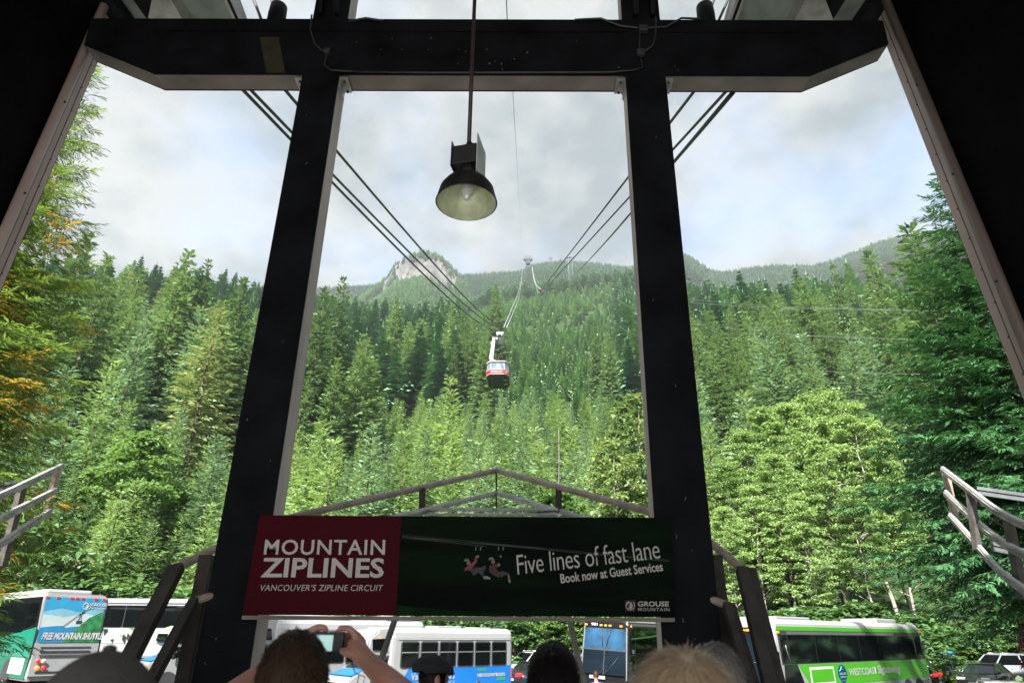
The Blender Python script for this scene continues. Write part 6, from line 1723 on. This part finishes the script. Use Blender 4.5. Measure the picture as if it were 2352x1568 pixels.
# dark haired man
hD = P(1270, 1469, 2.85) - Vector((0, 0, .142))
person('man with thick black hair seen from behind below the right end of the banner', hD, R_(86), FLOOR, sk2, dkc, jeans,
       hair=((.112, .090, .132), .028, .0026, 14000, black_h, dict(zmin=-.55, lift=.28, droop=.05, jit=.3)))
# blond person
hE = P(1560, 1492, 1.52) - Vector((0, 0, .130))
person('person with fluffy blond hair seen from behind in front of the right column', hE, R_(95), FLOOR, sk2, cloth('pale_shirt', (.4, .36, .3)), jeans,
       hair=((.124, .106, .130), .040, .0016, 46000, blond_h, dict(zmin=-.8, lift=.05, droop=.10, jit=.24)))
# grey haired man in profile
hF = P(1640, 1474, 2.9) - Vector((0, 0, .128))
person('grey haired man with a ruddy face looking to the right beside the blond head', hF, R_(28), FLOOR, sk3, dkc, khaki,
       hair=((.108, .086, .124), .028, .0032, 7000, grey_h, dict(zmin=-.40, lift=.3, droop=.15)))
# man in a flat cap
hC = P(998, 1506, 4.9) - Vector((0, 0, .118))
root, M, rp = person('man in a dark flat cap turned to the right in front of the minibus', hC, R_(32), FLOOR, sk1, cloth('red_collar', (.2, .03, .03)), jeans,
       hair=((.102, .081, .114), .012, .003, 4000, black_h, dict(zmin=-.45)))
tweed = cloth('dark_tweed', (.013, .014, .017))
fc = empty('flat_cap', hC, 0, 'dark flat cap with pleats worn by the man turned to the right', 'cap')
m = MB(); m.ball((0, 0, 0), 1, 4)
bmesh.ops.delete(m.bm, geom=[v for v in m.bm.verts if v.co.z < -.28], context='VERTS')
for v in m.bm.verts:
    c = v.co.copy(); a = math.atan2(c.y, c.x); pl = 1 + .018 * math.sin(a * 9) * (1 - abs(c.z))
    v.co = M @ Vector((c.x * .145 * pl - .005, c.y * .118 * pl, .045 + c.z * .088 - max(0, c.x) * .028))
m.build('cap_crown', tweed, fc)
m = MB(); pts = [M @ Vector((.085 + .062 * math.cos(a), .082 * math.sin(a), .018 - .014 * math.cos(a))) for a in np.linspace(-1.4, 1.4, 12)]
m.prism(pts, M @ Vector((0, 0, .008))); m.build('peak', tweed, fc)
# man in a grey baseball cap, nearest the camera
hA = P(255, 1478, 1.16) - Vector((0, 0, .140))
root, M, rp = person('man in a worn grey cap seen from behind in the lower left corner', hA, R_(128), FLOOR, sk1, dkc, jeans,
       hair=((.102, .081, .100), .02, .003, 4000, brown_h, dict(zmin=-.5)))
gc = empty('baseball_cap', hA, 0, 'worn grey brown cap with a rear strap opening on the nearest man', 'cap')
canvas = cloth('grey_canvas', (.055, .050, .046))
m = MB(); m.lathe([(1.0 * math.cos(t), 1.0 * math.sin(t)) for t in np.linspace(-.02, 1.545, 22)], 60)
for f in list(m.bm.faces):
    c = f.calc_center_median(); a = math.atan2(c.y, c.x)
    if abs(abs(a) - math.pi) < .42 and c.z < .42 * math.sqrt(max(0, 1 - ((abs(abs(a) - math.pi)) / .42) ** 2)): m.bm.faces.remove(f)
for v in m.bm.verts:
    c = v.co.copy(); a = math.atan2(c.y, c.x); seam = 1 - .012 * max(0, math.cos(a * 6)) ** 24
    v.co = M @ Vector((c.x * .116 * seam, c.y * .101 * seam, -.005 + c.z * .136))
bmesh.ops.remove_doubles(m.bm, verts=m.bm.verts, dist=.0005)
m.build('cap_crown', canvas, gc)
m = MB(); m.ball(M @ Vector((0, 0, .1325)), (.011, .011, .007), 2); m.build('cap_button', canvas, gc)
m = MB()
m.tube([M @ Vector((-.119 * math.cos(a), .104 * math.sin(a), .004)) for a in np.linspace(-.5, .5, 12)], .010, 8); m.build('rear_strap', mat('strap_grey', (.16, .16, .17), .6), gc)
m = MB(); m.tube([M @ Vector((-.1185 * math.cos(.43 * math.cos(t)) * math.cos(.42 * math.sin(t)), .103 * math.sin(.43 * math.cos(t)), .058 * math.sin(t) - .002)) for t in np.linspace(0, math.pi, 16)], .0045, 6); m.build('opening_edge', MATS['strap_grey'], gc)
m = MB(); pts = [M @ Vector((.09 + .085 * math.cos(a), .085 * math.sin(a), -.004 - .006 * math.cos(a))) for a in np.linspace(-1.45, 1.45, 14)]
m.prism(pts, M @ Vector((0, 0, -.006))); m.build('peak', canvas, gc)
# walker in the lot
hG = P(1368, 1538, 21.0) - Vector((0, 0, .125))
person('man in a blue T-shirt walking in the lot in front of the black coach', hG, R_(100), 0.0, sk1, cloth('blue_tshirt', (.05, .08, .24)), dkc,
       hair=((.104, .082, .118), .012, .004, 2500, brown_h, dict(zmin=-.3)), voxel=.014)

# ------------------------------------------------------------------ air
hz = bpy.data.materials.new('haze'); hz.use_nodes = True
def _hz():
    N, L = hz.node_tree.nodes, hz.node_tree.links
    N.remove(N['Principled BSDF'])
    v = N.new('ShaderNodeVolumePrincipled')
    v.inputs['Color'].default_value = (0.84, 0.90, 0.93, 1); v.inputs['Density'].default_value = 0.00012; v.inputs['Anisotropy'].default_value = 0.15
    L.new(v.outputs[0], N['Material Output'].inputs['Volume'])
_hz()
m = MB(); m.box((0, 0, 560), (3600, 3600, 1130)); o = m.build('haze', hz)
o.data.materials.clear(); o.data.materials.append(hz)
tag(o, kind='stuff')
